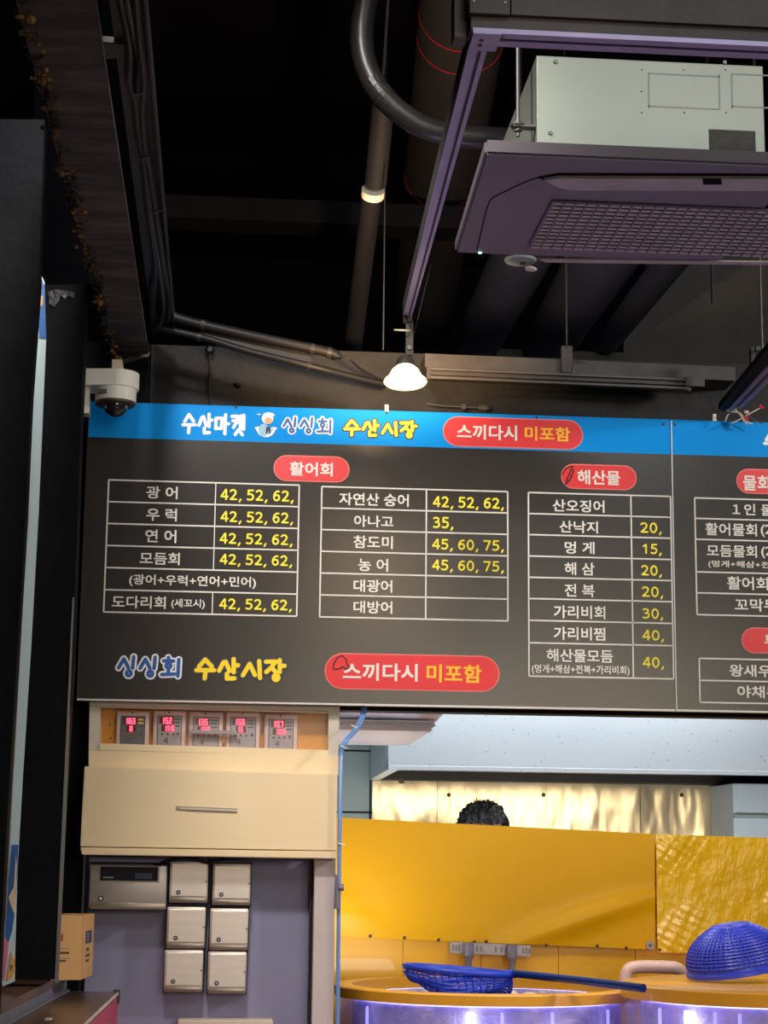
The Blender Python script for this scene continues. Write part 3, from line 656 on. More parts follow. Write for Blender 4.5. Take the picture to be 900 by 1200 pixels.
obj('cable_conduit', pbox(131, 421, 143, 436, YV+.01, 5.589, .001), BEIGE, cc)

# ================================================================== TRACK LAMP
YLp = PZ(477, 372, 3.03).y-.02; s = YLp/F
L0 = PY(475, 447, YLp); ax = Vector((0, -.16, -1)).normalized()
lp = thing('track_lamp', L0, 'glowing round spot lamp hanging from the track above the board', 'lamp')
obj('shade', lathe([(.014,-.070),(.022,-.060),(.026,-.042),(.022,-.038)], L0, ax, 32), LAMPB, lp, smooth=True)
obj('glass_bulb', lathe([(.024,-.042),(.036,-.030),(.044,-.014),(.053,-.004),(.055,.0),(.049,-.001)], L0, ax, 32, cap=False), LAMPG, lp, smooth=True, label='glowing glass side of the bulb')
obj('lens', lathe([(.048,-.006),(.048,-.001),(.03,.002)], L0, ax, 32), LAMPE, lp, label='glowing lens')
obj('lit_rim', lathe([(.049,0),(.055,.003),(.057,.001),(.055,-.003)], L0, ax, 32, cap=False), LAMPR, lp)
obj('arm', pbox(475.5, 377, 484.5, 416, YLp, YLp+.012, .001), LAMPB, lp)
obj('arm_pivot', lathe([(.006,0),(.006,.005)], PY(479.5, 407.5, YLp), (0,-1,0), 12), ROD, lp)
obj('swivel', lathe([(.013,0),(.013,.03),(.009,.034),(.009,3.034-PY(478,378,YLp+.006).z)], PY(478, 378, YLp+.006), (0,0,1), 16), LAMPB, lp, smooth=True)
rc = PY(471, 387, YLp); obj('cable_loop', tube([rc+Vector((.020*math.cos(t), .018*math.sin(t), .006*math.sin(t))) for t in [2*math.pi*k/20 for k in range(20)]], .0022, 6, closed=True), BEIGE, lp)
pl = bpy.data.lights.new('lamp_bulb_light', 'SPOT'); pl.energy = 10; pl.color = (1.0, .70, .38); pl.shadow_soft_size = .045; pl.spot_size = math.radians(100); pl.spot_blend = .4
po = bpy.data.objects.new('lamp_bulb_light', pl); COL.objects.link(po); po.location = L0+ax*.02
po.rotation_euler = Vector((0, -.1, -1)).to_track_quat('-Z', 'Y').to_euler()
SPILL = bpy.data.lights.new('lamp_spill_light', 'SPOT'); SPILL.energy = 85; SPILL.spot_size = math.radians(96); SPILL.spot_blend = .9; SPILL.color = (1.0, .62, .30); SPILL.shadow_soft_size = .03
so = bpy.data.objects.new('lamp_spill_light', SPILL); COL.objects.link(so); so.location = L0+Vector((0, .11, .05)); so.rotation_euler = Vector((0, 1, .82)).to_track_quat('-Z', 'Y').to_euler()

# ================================================================== TRACK FRAME (upper right)
ZR = 3.03
tr = thing('lighting_track', PZ(560, 47, ZR), 'grey aluminium lighting track frame hanging in front of the air conditioner', 'track')
n1, n2 = PZ(550, 50, ZR), PZ(573, 50, ZR); f1, f2 = PZ(472, 372, ZR), PZ(482, 372, ZR)
def bar(name, a0, a1, b0, b1, z0, z1, m, lift=0): return obj(name, prism([(a0.x,a0.y,z0),(a1.x,a1.y,z0),(b1.x,b1.y,z0),(b0.x,b0.y,z0)], (0,0,z1-z0)), m, tr)

bar('side_rail', n1, n2, f1, f2, ZR+.004, ZR+.045, TRACKD)
bar('rail_flange', lerp(n1,n2,.02), lerp(n1,n2,.52), lerp(f1,f2,.02), lerp(f1,f2,.55), ZR-.002, ZR+.006, TRACK)
bar('rail_flange', lerp(n1,n2,.72), lerp(n1,n2,1.0), lerp(f1,f2,.75), lerp(f1,f2,1.0), ZR-.002, ZR+.006, TRACK)
nb = n1.y; wbar = .055
obj('cross_rail', box(n1.x-.004, n1.x+1.6, nb-wbar+.01, nb+.002, ZR+.004, ZR+.075, .002), TRACKD, tr)
obj('cross_rail_cover', box(n1.x+.066, n1.x+1.6, nb-wbar-.001, nb-wbar+.012, ZR+.03, ZR+.085, .001), TRACKD, tr)
obj('rail_flange', box(n1.x, n1.x+1.6, nb-wbar+.006, nb-wbar+.026, ZR-.003, ZR+.006), TRACK, tr)
obj('rail_flange', box(n1.x, n1.x+1.6, nb-.018, nb+.004, ZR-.003, ZR+.006), TRACK, tr)
obj('corner_joint', box(n1.x-.008, n1.x+.064, nb-wbar-.004, nb-wbar+.015, ZR+.028, ZR+.092, .002), TRACKD, tr)
obj('corner_plate', box(n1.x, n1.x+.05, nb-wbar+.004, nb+.02, ZR-.006, ZR-.002, .001), TRACK, tr)
for k, (dx, dy) in enumerate(((.018,-.005),(.018,-.025),(.055,-.03))):
    obj('plate_screw', lathe([(.004,0),(.004,.002)], (n1.x+dx, nb+dy, ZR-.0062), (0,0,-1), 8), RIVET, tr)
for dx, dz in ((.0,.04),(.055,.04)): obj('joint_screw', lathe([(.0028,0),(.0028,.0015)], (n1.x+dx, nb-wbar-.0042, ZR+dz+.01), (0,-1,0), 8), ROD, tr)
obj('side_bracket', box(n1.x-.03, n1.x-.006, nb-.02, nb+.02, ZR+.0, ZR+.085, .002), TRACKD, tr)

# ================================================================== AIR CONDITIONER
ZA = 3.12
ya0 = PZ(700, 186, ZA).y; ya1 = PZ(700, 303, ZA).y
xa0 = (PZ(566, 186, ZA).x+PZ(532, 299, ZA).x)/2; xa1 = xa0+(ya1-ya0)+.02
ac = thing('air_conditioner', ((xa0+xa1)/2, (ya0+ya1)/2, ZA), 'dark grey ceiling cassette air conditioner with a bare metal body on top', 'air conditioner')
nr, fr_ = PZ(566, 186, ZA), PZ(532, 299, ZA)
obj('panel', prism([(nr.x, ya0, ZA), (xa1, ya0, ZA), (xa1, ya1, ZA), (fr_.x, ya1, ZA)], (0,0,.035), bev=.006), ACP, ac, smooth=True)
yg0, yg1 = PZ(700, 237, ZA).y, PZ(700, 289, ZA).y; xg0 = PZ(634, 262, ZA).x; xg1 = xg0+.64
obj('grille_recess', box(xg0-.004, xg1, yg0, yg1, ZA-.0015, ZA+.002), ACD, ac)
for k in range(13):
    y_ = yg0+(yg1-yg0)*k/12; obj('grille_slat', box(xg0, xg1, y_-.002, y_+.55*(yg1-yg0)/12, ZA-.0065, ZA-.005), ACL, ac)
nbars = 25
for k in range(nbars):
    x_ = xg0+(xg1-xg0)*k/(nbars-1); obj('grille_bar', box(x_-.0022, x_+.0022, yg0-.003, yg1+.008, ZA-.009, ZA-.005), ACP, ac)
obj('grille_border', tube([(xg0-.003, yg1+.008, ZA-.004), (xg0-.003, yg0-.004, ZA-.004), (xg1, yg0-.004, ZA-.004)], .004, 6), ACP, ac)
lv = [PZ(u, v, ZA) for u, v in ((637,207),(655,204.5),(1080,206),(1080,220),(668,219),(652,215))]
obj('louver', prism([p+Vector((0,0,-.009)) for p in lv], (0,0,.007), bev=.001), ACL, ac, label='slim grey air louver')
obj('louver_gap', prism([PZ(u, v, ZA)+Vector((0,0,-.0015)) for u, v in ((630,207),(655,202.5),(1085,204),(1085,222),(664,221),(648,216.5))], (0,0,.002)), ACD, ac)
obj('louver_clip', prism([PZ(u, v, ZA)+Vector((0,0,-.011)) for u, v in ((823,205),(845,205),(846,211),(824,211))], (0,0,.003)), ACD, ac)
obj('panel_seam', tube(smoothpts([PZ(u, v, ZA)+Vector((0,0,-.0004)) for u, v in ((638,207),(620,211),(592,224),(577,232),(571,243),(566,262),(559,293))], 4), .0016, 6), ACD, ac)
obj('far_louver', prism([PZ(u, v, ZA)+Vector((0,0,-.004)) for u, v in ((630,302),(1080,308),(1080,311),(640,306))], (0,0,.004)), ACL, ac)
obj('status_light', lathe([(.005,0),(.004,.002)], PZ(562.5, 296, ZA-.001), (0,0,-1), 12), GREENL, ac, label='green indicator light')
YX = ya0+.06
zx0 = PY(740, 180, YX).z; zx1 = PY(740, 70, YX).z; xx0 = PY(629, 120, YX).x
obj('metal_body', box(xx0, xa1-.06, YX, ya1-.06, max(zx0, ZA+.036), zx1, .002), GALV, ac, label='bare galvanised metal body')
obj('body_gasket', box(xx0-.012, xa1-.05, YX-.006, YX+.05, ZA+.035, max(zx0, ZA+.036)+.002), ACD, ac)
def knock(ua, va, ub, vb):
    for (p, q, r_, t_) in ((ua,va,ub,va+1.6),(ua,vb-1.6,ub,vb),(ua,va,ua+1.8,vb),(ub-1.8,va,ub,vb)):
        obj('knockout_groove', pbox(p, q, r_, t_, YX-.0008, YX+.001), TRIMM, ac)
knock(759.5, 87, 844, 127); knock(857, 87.5, 935, 127)
for u, v in ((651,72.5),(645,156),(849,73.5)): obj('body_bolt', lathe([(.0055,0),(.0045,.004)], PY(u, v, YX), (0,-1,0), 10), TRIMM, ac)
for u, v in ((752,82),(801,82),(850,82),(752,107),(752,132),(802,132),(851,132)): obj('rivet_hole', lathe([(.0018,0),(.0018,.001)], PY(u, v, YX), (0,-1,0), 8), RIVET, ac)
obj('rating_plate', pbox(831, 152.5, 885.5, 178, YX-.0015, YX+.001), GLABEL, ac, label='dark printed rating plate')
obj('small_sticker', pbox(642, 164.5, 649, 171, YX-.0012, YX+.001), GALV, ac)
# hanging rod of the unit
rb = PY(607, 160, YX+.02); rt_ = PY(604, 50, YX+.02)
hr = thing('hanging_rod', rb, 'steel threaded rod holding the left corner of the air conditioner', 'rod')
obj('rod', tube([rb, Vector((rb.x, rb.y, 5.199))], .0045, 8), ROD, hr)
for dz in (.012, .028): obj('nut', lathe([(.010,0),(.010,.006)], rb+Vector((0,0,dz)), (0,0,1), 6), ROD, hr)
obj('washer', lathe([(.018,0),(.018,.002)], rb+Vector((0,0,.024)), (0,0,1), 16), ROD, hr)
obj('lug', box(rb.x-.012, rb.x+.055, rb.y-.012, rb.y+.012, rb.z+.020, rb.z+.024), ROD, hr)

# small ceiling sensor under the unit
sn = thing('ceiling_sensor', PY(613, 306, 5.02), 'small pale round sensor just under the air conditioner edge', 'sensor')
c = PY(610, 305, 5.02)
obj('disc', lathe([(.012,-.008),(.043,-.004),(.046,.002),(.03,.008)], c, (0,0,1), 24), TEAL, sn, smooth=True)
obj('nozzle', box(c.x-.002, c.x+.014, c.y-.01, c.y+.006, c.z-.012, c.z-.006, .001), RIVET, sn)
obj('deflector', lathe([(.016,-.004),(.018,0),(.012,.003)], PY(622, 314.5, 5.02), (.15,0,1), 16), WHITEP, sn, smooth=True)
obj('stem', tube([c+Vector((0,0,.006)), Vector((c.x, c.y, 5.199))], .005, 6), STEELB, sn)

# ================================================================== PIPES AND DUCTS ABOVE
hs = thing('insulated_hose', PY(470, 140, 4.55), 'thick black insulated hose curving from the ceiling to the air conditioner', 'hose')
hp = smoothpts([PY(u, v, y) for u, v, y in ((440,-60,4.5),(429,0,4.5),(424,45,4.5),(432,85,4.5),(455,120,4.5),(492,147,4.52),(530,158,4.54),(570,162,4.56),(618,163,4.6))], 8)
obj('hose_run', tube(hp, .030, 16), FLEX, hs, smooth=True)
for i in (26, 27, 29, 30): obj('tape_band', tube(hp[i:i+2], .0312, 16), FLEX, hs)
dp = thing('hanging_pipe', PY(435, 230, 5.4), 'dark vertical pipe with a pale clamp left of the track rail', 'pipe')
obj('pipe_upper', tube([PY(450,112,5.15), PY(440,215,5.4)], .034, 16), PIPEM, dp, smooth=True)
obj('pipe_lower', tube([PY(436,225,5.42), PY(412,418,6.2)], .031, 16), PIPEM, dp, smooth=True)
obj('pipe_clamp', tube([PY(437.5,222,5.4), PY(436.5,230,5.42)], .0355, 20), WHITEP, dp, label='pale pipe clamp')
def duct(uvr, y0, y1, lab_, rings=()):
    dm = DUCTB if rings else DUCT
    (ua, va, ra), (ub, vb, rb_) = uvr; a_, b_ = PY(ua, va, y0), PY(ub, vb, y1)
    t = thing('round_duct', b_, lab_, 'duct'); r0_, r1_ = ra*y0/F, rb_*y1/F
    obj('duct_pipe', tube([a_, b_], [r0_, r1_], 28), dm, t, smooth=True)
    for f_, m in rings:
        c_ = lerp(a_, b_, f_); obj('duct_wire', tube([c_-(b_-a_).normalized()*.0018, c_+(b_-a_).normalized()*.0018], (r0_*(1-f_)+r1_*f_)*1.006, 32), m, t)
    return t
duct(((556,-80,62),(492,400,36)), 5.3, 8.2, 'large dark round duct wound with red wires behind the track rail', ((.145,RED),(.19,RED),(.26,FLEX),(.50,RED),(.56,RED),(.40,FLEX)))
duct(((636,250,42),(558,405,27)), 6.4, 7.9, 'dark navy duct, leftmost of the three slanting ones under the air conditioner')
duct(((744,240,50),(642,405,30)), 6.2, 7.9, 'broad dark navy duct, middle of the three slanting ones')
duct(((822,260,23),(711,400,16)), 6.2, 7.9, 'slim dark navy duct, rightmost of the three slanting ones')
duct(((700,-30,40),(650,20,30)), 5.0, 5.8, 'dark duct end showing above the top frame rail')
obj('black_soffit', pprism([(450,415),(560,418),(560,408),(731,413),(731,398),(760,300),(1100,290),(1100,520),(450,500)], 7.95, 8.0), SOFF, label='dark flat bulkhead behind the ducts on the right', cat='bulkhead')
obj('cross_beam', box(PY(190,245,6.6).x, PY(545,245,6.6).x, 6.6, 6.75, PY(400,262,6.6).z, PY(400,236,6.6).z), CEIL, label='faint dark cross beam far back in the ceiling', cat='beam')
# thin wires
def wire(uvy, r, lab_, m=STEELB):
    p = [PY(*q) for q in uvy]
    if len(p) == 2 and abs(uvy[0][0]-uvy[1][0]) < 4: p = [Vector((p[1].x, p[1].y, 5.199)), p[1]]
    return obj('hanging_wire', tube(p, r, 6), m, label=lab_, cat='wire')
wire([(456,-20,4.8),(448,103,4.8)], .004, 'thin grey rod beside the insulated hose at the top', ROD)
wire([(449,310,5.3),(449,410,5.3)], .002, 'thin wire hanging left of the glowing lamp')
obj('power_wire', tube([PY(505,310,YLp+.3), PY(485,392,YLp+.01)], .0018, 6), STEELB, lp)
wire([(664,300,5.38),(664,408,5.38)], .003, 'thin suspension wire above the bar bracket')
wire([(834,300,5.3),(835,355,5.3)], .005, 'short hanging rod under the right of the air conditioner')
wire([(891,300,5.2),(893,410,5.2)], .004, 'long hanging rod at the right edge reaching the diagonal track', ROD)

# ================================================================== BAR, RAIL AND DIAGONAL TRACK ABOVE BOARD
YG = 5.50
br = thing('steel_bar', PY(680, 440, YG), 'long dark steel bar with a lighting rail along the header above the board', 'bar')
obj('bar', prism([PY(498,414,YG), PY(862,430,YG), PY(862,446,YG), PY(498,430,YG)], (0,.1195,0), bev=.001), TRACKD, br)
obj('bar_bracket', prism([PY(658,405,YG-.012), PY(671,405.5,YG-.012), PY(671,437,YG-.012), PY(658,436,YG-.012)], (0,.02,0), bev=.001), TRACKD, br)
obj('bracket_hook', tube([PY(672,437,YG-.014), PY(672.5,422,YG-.014), PY(690,423,YG-.014)], .0018, 6), ROD, br)
for k, (va, m) in enumerate(((431, RAILM), (436.5, TRACKD), (441, RAILM))):
    obj('rail_flange', prism([PY(505,va,YG-.02), PY(808,va+13.0,YG-.02), PY(808,va+15.0,YG-.02), PY(505,va+2.2,YG-.02)], (0,.015,0)), m, br)
obj('rail_web', prism([PY(500,430,YG-.008), PY(810,443,YG-.008), PY(810,458,YG-.008), PY(500,444,YG-.008)], (0,.006,0)), TRACKD, br)
obj('rail_end_cap', prism([PY(803,441,YG-.024), PY(826,442.5,YG-.024), PY(826,453,YG-.024), PY(803,452,YG-.024)], (0,.02,0), bev=.001), TRACKD, br)
tk = thing('diagonal_track', PY(860, 480, 5.42), 'diagonal dark lighting track with loose wires at the far right above the board', 'track')
def qbar(name, a0, a1, wpx0, wpx1, y0, y1, m, th=.01):
    A1, A2 = PY(a0[0], a0[1], y0), PY(a0[0]+wpx0, a0[1]+wpx0*.35, y0); B1, B2 = PY(a1[0], a1[1], y1), PY(a1[0]+wpx1, a1[1]+wpx1*.35, y1)
    return obj(name, prism([A1, A2, B2, B1], (0,0,th)), m, tk)
qbar('track_body', (842,480), (930,372), 14, 26, 5.42, 4.9, CABLE, .02)
qbar('track_flange', (852,482), (930,396), 4, 6, 5.41, 4.88, TRACK, .004)
qbar('track_flange', (864,478), (936,408), 4, 6, 5.41, 4.88, TRACK, .004)
obj('track_end_plate', prism([PY(850,482,5.4), PY(859,474,5.4), PY(866,476,5.4), PY(860,483,5.4)], (0,.008,0)), ROD, tk)
obj('track_hanger', prism([PY(880,408,5.3), PY(884,406,5.3), PY(888,432,5.3), PY(881,437,5.3)], (0,.02,0)), STEELB, tk)
obj('track_hanger', prism([PY(886,406,5.25), PY(900,404,5.25), PY(900,408,5.25), PY(886,411,5.25)], (0,.02,0)), TRACKD, tk)
for w_ in ([(850,494),(853,486),(860,483),(868,485),(874,493),(882,497)], [(857,496),(868,491),(880,484),(893,477)], [(862,480),(868,487),(872,494),(876,497)], [(866,482),(876,486),(884,492),(894,497)]):
    obj('loose_wire', ptube([(u, v, 5.43) for u, v in w_], .0018, 6), BEIGE if w_[0][0] < 865 else ROD, tk)
for u, v in ((892,477),(874.5,490)): obj('wire_connector', ptube([(u-2,v-2,5.43),(u+2,v+2,5.43)], .005, 8, sm=False), RED, tk)
obj('wire_connector', ptube([(872,483,5.43),(877,483,5.43)], .005, 8, sm=False), BEIGE, tk)

# ================================================================== BEAM, CABLE TRAY, CONDUITS (upper left)
ZBm = 3.12

l0, l1 = PZ(18, 0, ZBm), PZ(132, 423, ZBm); m0, m1 = PZ(112, 0, ZBm), PZ(174, 414, ZBm)
l0 = ext(l1, l0, 1.35); m0 = ext(m1, m0, 1.35)
bmT = thing('steel_beam', Vector(l1), 'sooty black steel beam running overhead at the upper left', 'beam')
obj('bottom_flange', prism([l0, m0, m1, l1], (0,0,.014)), BEAM, bmT)
cw0, cw1 = lerp(l0, m0, .5), lerp(l1, m1, .5); X_ = Vector((.006,0,0))
obj('web', prism([p+Vector((0,0,.0141)) for p in (cw0-X_, cw0+X_, cw1+X_, cw1-X_)], (0,0,.225)), CEIL, bmT)
up = Vector((0,0,.24))
obj('top_flange', prism([l0+up, m0+up, m1+up, l1+up], (0,0,.014)), CEIL, bmT)
# crumbling coating along the left flange edge: countless crumbs, one object
bm = BM()
for k in range(1100):
    t = random.random()**.8; p = lerp(l0, l1, t)+Vector((random.gauss(.011,.009), 0, random.uniform(-.012,.016)))
    dens = .5+.5*math.sin(t*37)+.4*math.sin(t*91)
    if random.random() > .45+.5*dens: continue
    r_ = random.uniform(.0025, .0075); q = bmesh.ops.create_icosphere(bm, subdivisions=1, radius=r_, matrix=Matrix.Translation(p) @ Matrix.Rotation(random.random()*6, 4, 'X') @ Matrix.Diagonal((random.uniform(.6,1.5), random.uniform(.8,1.5), random.uniform(.6,1.6), 1)))
    for v_ in q['verts']: v_.co += Vector((random.uniform(-.25,.25), random.uniform(-.25,.25), random.uniform(-.25,.25)))*r_
obj('crumbling_coating', bm, RUST, bmT, kind='stuff', label='crumbling rusty orange and black fire coating')
obj('beam_end_plate', pprism([(130,424),(176,412),(174,418),(140,428)], 5.58, 5.60), STEELB, bmT)
# tray
ZTy = 3.20
ty = thing('cable_tray', PZ(190, 370, ZTy), 'narrow dark cable tray with bundled cables beside the overhead beam', 'tray')
tl0, tl1 = PZ(122, -60, ZTy), PZ(180, 385, ZTy); tr0, tr1 = PZ(168, -60, ZTy), PZ(205, 372, ZTy)
obj('tray_plate', prism([tl0, tr0, tr1, tl1], (0,0,.01)), STEELB, ty)
obj('tray_side', prism([lerp(tr0,tl0,.06), tr0, tr1, lerp(tr1,tl1,.06)], (0,0,-.03)), TRACKD, ty)
obj('tray_side', prism([tl0, lerp(tl0,tr0,.45), lerp(tl1,tr1,.3), tl1], (0,0,-.02)), STEELB, ty)
obj('tray_clamp', prism([PZ(u, v, ZTy-.03) for u, v in ((117,50),(150,52),(154,68),(118,70))], (0,0,.015), bev=.002), TRACKD, ty)
for pth, m, r_ in (([(146,-40),(149,0),(158,45),(165,75),(163,100),(162,125),(164,160),(172,195),(178,260),(188,320),(192,362),(186,384)], CABLEG, .0065),
                   ([(138,-40),(141,0),(150,45),(152,70),(151,95),(158,118),(161,150),(168,190),(174,250),(182,310),(180,345),(178,372),(190,386)], CABLE, .008),
                   ([(157,-40),(159,0),(163,50),(168,90),(166,130),(169,170),(175,200),(184,260),(193,320),(199,350),(196,375)], CABLE, .009),
                   ([(186,310),(179,330),(177,350),(183,372)], CABLE, .005)):
    obj('cable', tube(smoothpts([PZ(u, v, ZTy-.035) for u, v in pth], 5), r_, 8), m, ty, smooth=True)
for u, v in ((170,187),(183,250),(162,112)): obj('cable_tie', tube([PZ(u-6, v, ZTy-.045), PZ(u+6, v-3, ZTy-.045)], .002, 6), ROD, ty)
# conduit bundle
YN = 5.38
cn = thing('taped_conduits', PY(300, 395, YN), 'black taped conduit bundle slanting down the header toward the lamp', 'conduit')
obj('upper_pipe', ptube([(190,366,YN),(199,370,YN),(234,380,YN),(305,396,YN),(385,413,YN),(394,420,YN)], .0155, 14), CABLE, cn, smooth=True)
obj('lower_pipe', ptube([(182,380,YN),(190,385,YN),(239,396,YN),(292,412,YN),(363,429,YN),(410,441,YN+.05),(452,451,YN+.1)], .011, 12), CABLE, cn, smooth=True)
obj('plastic_wrap', prism([PY(235,378,YN+.012), PY(366,408,YN+.012), PY(364,431,YN+.012), PY(236,398,YN+.012)], (0,.004,0)), CABLE, cn)
obj('thin_cable', ptube([(394,415,YN),(410,422,YN),(425,434,YN+.05),(450,446,YN+.1),(470,449,YN+.12)], .004, 8), CABLE, cn)
for ua, va in ((203,371),(238,381),(366,409),(386,413.5)): obj('tape_band', ptube([(ua-2.5,va-.6,YN),(ua+2.5,va+.6,YN)], .0172, 14, sm=False), FLEX, cn)
for ua, va in ((233,395),(362,429)): obj('tape_band', ptube([(ua-2.5,va-.6,YN),(ua+2.5,va+.6,YN)], .0125, 14, sm=False), FLEX, cn)
wc = thing('hanging_cable', PY(246, 474, 5.60), 'short black cable hanging from a round plug on the header, left of the lamp', 'cable')
obj('cable_run', ptube([(245,413,5.60),(246,430,5.605),(245,452,5.605),(246,474,5.605)], .004, 8), CABLE, wc)
obj('round_plug', lathe([(.004,0),(.014,.008),(.016,.02),(.008,.03)], PY(246, 412, 5.61), (0,-1,0), 12), CABLE, wc)
obj('anchor_bolt', lathe([(.010,0),(.008,.01),(.004,.02)], PY(279, 452, 5.615), (0,-1,0), 8), CABLE, label='small black anchor bolt on the header above the blue band', cat='bolt')
tb = thing('turnbuckle', PY(550, 477, 5.56), 'small metal turnbuckle on the header just above the blue band', 'turnbuckle')
obj('wire', ptube([(500,473,5.57),(520,475.5,5.57),(574,478.5,5.57)], .002, 6), ROD, tb)
for u, r_ in ((543,.009),(563,.007),(568,.009)): obj('nut', ptube([(u-2.5,476.8+(u-543)*.04,5.57),(u+2.5,477+(u-543)*.04,5.57)], r_, 6, sm=False), ROD, tb)
obj('ceiling_indicator', (lambda b_: [add_box(b_, p.x-.004, p.x+.004, 9.0, 9.01, p.z-.006, p.z+.006) for p in [PY(347.5, v, 9.0) for v in (22, 29, 36, 43, 51)]] and b_)(BM()), BLUEL, label='short row of tiny blue lights high in the dark ceiling', cat='light')

# ================================================================== KITCHEN
hd_ = thing('range_hood', PY(650, 905, 7.0), 'large stainless steel range hood seen below the menu board', 'hood')
zh = PY(455, 898, 7.0).z; xh0 = PY(455, 898, 7.0).x; xh1 = xh0+2.6
obj('front_face', prism([(xh0, 7.0, zh), (xh1, 7.0, zh), (xh1, 7.12, zh+.75), (xh0, 7.12, zh+.75)], (0,.01,0)), HOODM, hd_)
obj('bottom_lip', box(xh0, xh1, 6.998, 7.03, zh-.012, zh+.004, .002), HOODM, hd_)
obj('underside', box(xh0+.04, xh1, 7.03, 7.86, zh+.02, zh+.03), HOODI, hd_)
obj('side_lip', box(xh0, xh0+.04, 7.03, 7.86, zh-.012, zh+.004), HOODM, hd_)
obj('side_face', box(xh0, xh0+.01, 7.13, 7.86, zh+.005, zh+.75), HOODM, hd_)
obj('back_filter', box(xh0+.05, xh1, 7.80, 7.86, zh-.012, zh+.02), HOODI, hd_)
obj('grease_nozzle', pbox(468, 911, 474, 918, 7.6, 7.63, .002), RIVET, hd_)
for u in (628, 790): obj('front_seam', pbox(u, 826, u+1.2, 898, 7.05, 7.052), TRIMM, hd_)
ss = thing('steel_splashback', PY(640, 985, 7.86), 'warm reflecting steel splashback sheet under the hood', 'panel')
xsA, xsB = PY(436, 940, 7.86).x, PY(858, 940, 7.86).x
xx = [xsA, PY(512,940,7.86).x, PY(640,940,7.86).x, PY(750,940,7.86).x, xsB]
for i in range(4): obj('steel_sheet', box(xx[i]+.001, xx[i+1]-.001, 7.855-.002*(i % 2), 7.876, .9, zh-.014), STEELW, ss)
for u in (526, 637, 799): obj('rivet', lathe([(.009,0),(.006,.006)], PY(u, 931.5, 7.852), (0,-1,0), 10), RIVET, ss)
obj('tall_white_cabinet', box(PY(859,940,7.5).x, PY(859,940,7.5).x+.8, 7.5, 7.85, 0, zh-.02, .004), PALEB, label='pale blue white kitchen cabinet at the right under the hood', cat='cabinet')
obj('cabinet_shelf_line', box(PY(860,957,7.49).x, PY(860,957,7.49).x+.8, 7.485, 7.499, PY(880,959,7.49).z, PY(880,955,7.49).z), TEAL, label='thin grey rail across the pale kitchen cabinet', cat='rail')
# ceiling appliance over the kitchen
kp = thing('kitchen_air_unit', PY(450, 853, 5.95), 'white square unit with a round upper disc hanging beside the cream cabinet', 'air unit')
zq = PY(450, 857, 5.95).z
pr_, pb_ = PZ(506, 857, zq), PZ(478, 874, zq)
obj('lower_plate', prism([(-.25, pr_.y, zq), (pr_.x, pr_.y, zq), (pr_.x, pb_.y, zq), (-.25, pb_.y, zq)], (0,0,.03), bev=.003), KITW, kp)
obj('lower_lip', prism([(-.25, pr_.y-.012, zq+.012), (pr_.x+.008, pr_.y-.012, zq+.012), (pr_.x+.008, pb_.y, zq+.012), (-.25, pb_.y, zq+.012)], (0,0,.02), bev=.003), KITW, kp)
cxx = PY(441, 843, 6.3)
obj('round_gap', lathe([(.17,0),(.20,.014)], (cxx.x, 6.3, zq+.031), (0,0,1), 40), RIVET, kp)
obj('upper_disc', lathe([(.17,0),(.205,.012),(.225,.035),(.23,.12),(.10,.14),(.10,3.079-zq-.05)], (cxx.x, 6.3, zq+.05), (0,0,1), 48), KITW, kp, smooth=True)
# blue hoses beside the cabinet
hz = thing('hose_bundle', PY(396, 1205, 5.44), 'pair of pale blue clear hoses tied together and running down beside the cream cabinet', 'hose')
for k, dx in enumerate((0, 3.2)):
    obj('clear_hose', ptube([(422+dx,808,5.53),(425+dx,832,5.52),(416+dx,854,5.46),(404+dx,868,5.45),(399+dx*.5,884,5.44),(398+dx*.4,940,5.44),(397+dx*.3,1010,5.44),(395+dx*.3,1210,5.44)], .0048, 8), HOSEB, hz, smooth=True)
for u, v in ((412,852),(400,876),(397.5,990)): obj('cable_tie', ptube([(u-1,v-2,5.43),(u+7,v+1,5.43)], .002, 6, sm=False), WHITEP, hz, label='white tie')
vk = thing('hose_valve', PY(395, 1045, 5.43), 'small blue grey valve on the hoses at the post edge', 'valve')
obj('valve_body', ptube([(394.5,1025,5.43),(395,1065,5.43)], [.004,.010], 10, sm=False), VALV, vk)
obj('valve_knob', lathe([(.010,0),(.010,.014)], PY(397, 1040, 5.43), (1,0,0), 12), VALV, vk)

# ================================================================== PERSON BEHIND THE YELLOW WALL
YM = 7.15
hc = PY(566, 981, YM); HT = PY(566, 942, YM).z
pp = thing('person', (hc.x, YM, 0), 'person with short tousled black hair standing behind the yellow wall', 'person')
me = bpy.data.meshes.new('body'); k = HT/1.72
V = [(0,0,.95),(0,0,1.15),(0,0,1.36),(0,0,1.46),(0,-.01,1.55),(-.19,0,1.40),(-.24,.02,1.12),(-.22,-.12,.92),(-.22,-.2,.90),(.19,0,1.40),(.24,.02,1.12),(.22,-.12,.92),(.22,-.2,.90),(-.1,0,.88),(-.11,0,.48),(-.11,.02,.08),(-.12,-.14,.04),(.1,0,.88),(.11,0,.48),(.11,.02,.08),(.12,-.14,.04)]
RR = [.15,.14,.16,.055,.06,.065,.045,.035,.03,.065,.045,.035,.03,.09,.065,.045,.035,.09,.065,.045,.035]
E_ = [(0,1),(1,2),(2,3),(3,4),(2,5),(5,6),(6,7),(7,8),(2,9),(9,10),(10,11),(11,12),(0,13),(13,14),(14,15),(15,16),(0,17),(17,18),(18,19),(19,20)]
me.from_pydata([(x*k, y*k, z*k) for x, y, z in V], E_, [])
bo = bpy.data.objects.new('body', me); COL.objects.link(bo); bo.parent = pp; me.materials.append(SHIRT)
sk = bo.modifiers.new('skin', 'SKIN'); sub = bo.modifiers.new('sub', 'SUBSURF'); sub.levels = 1; sub.render_levels = 2
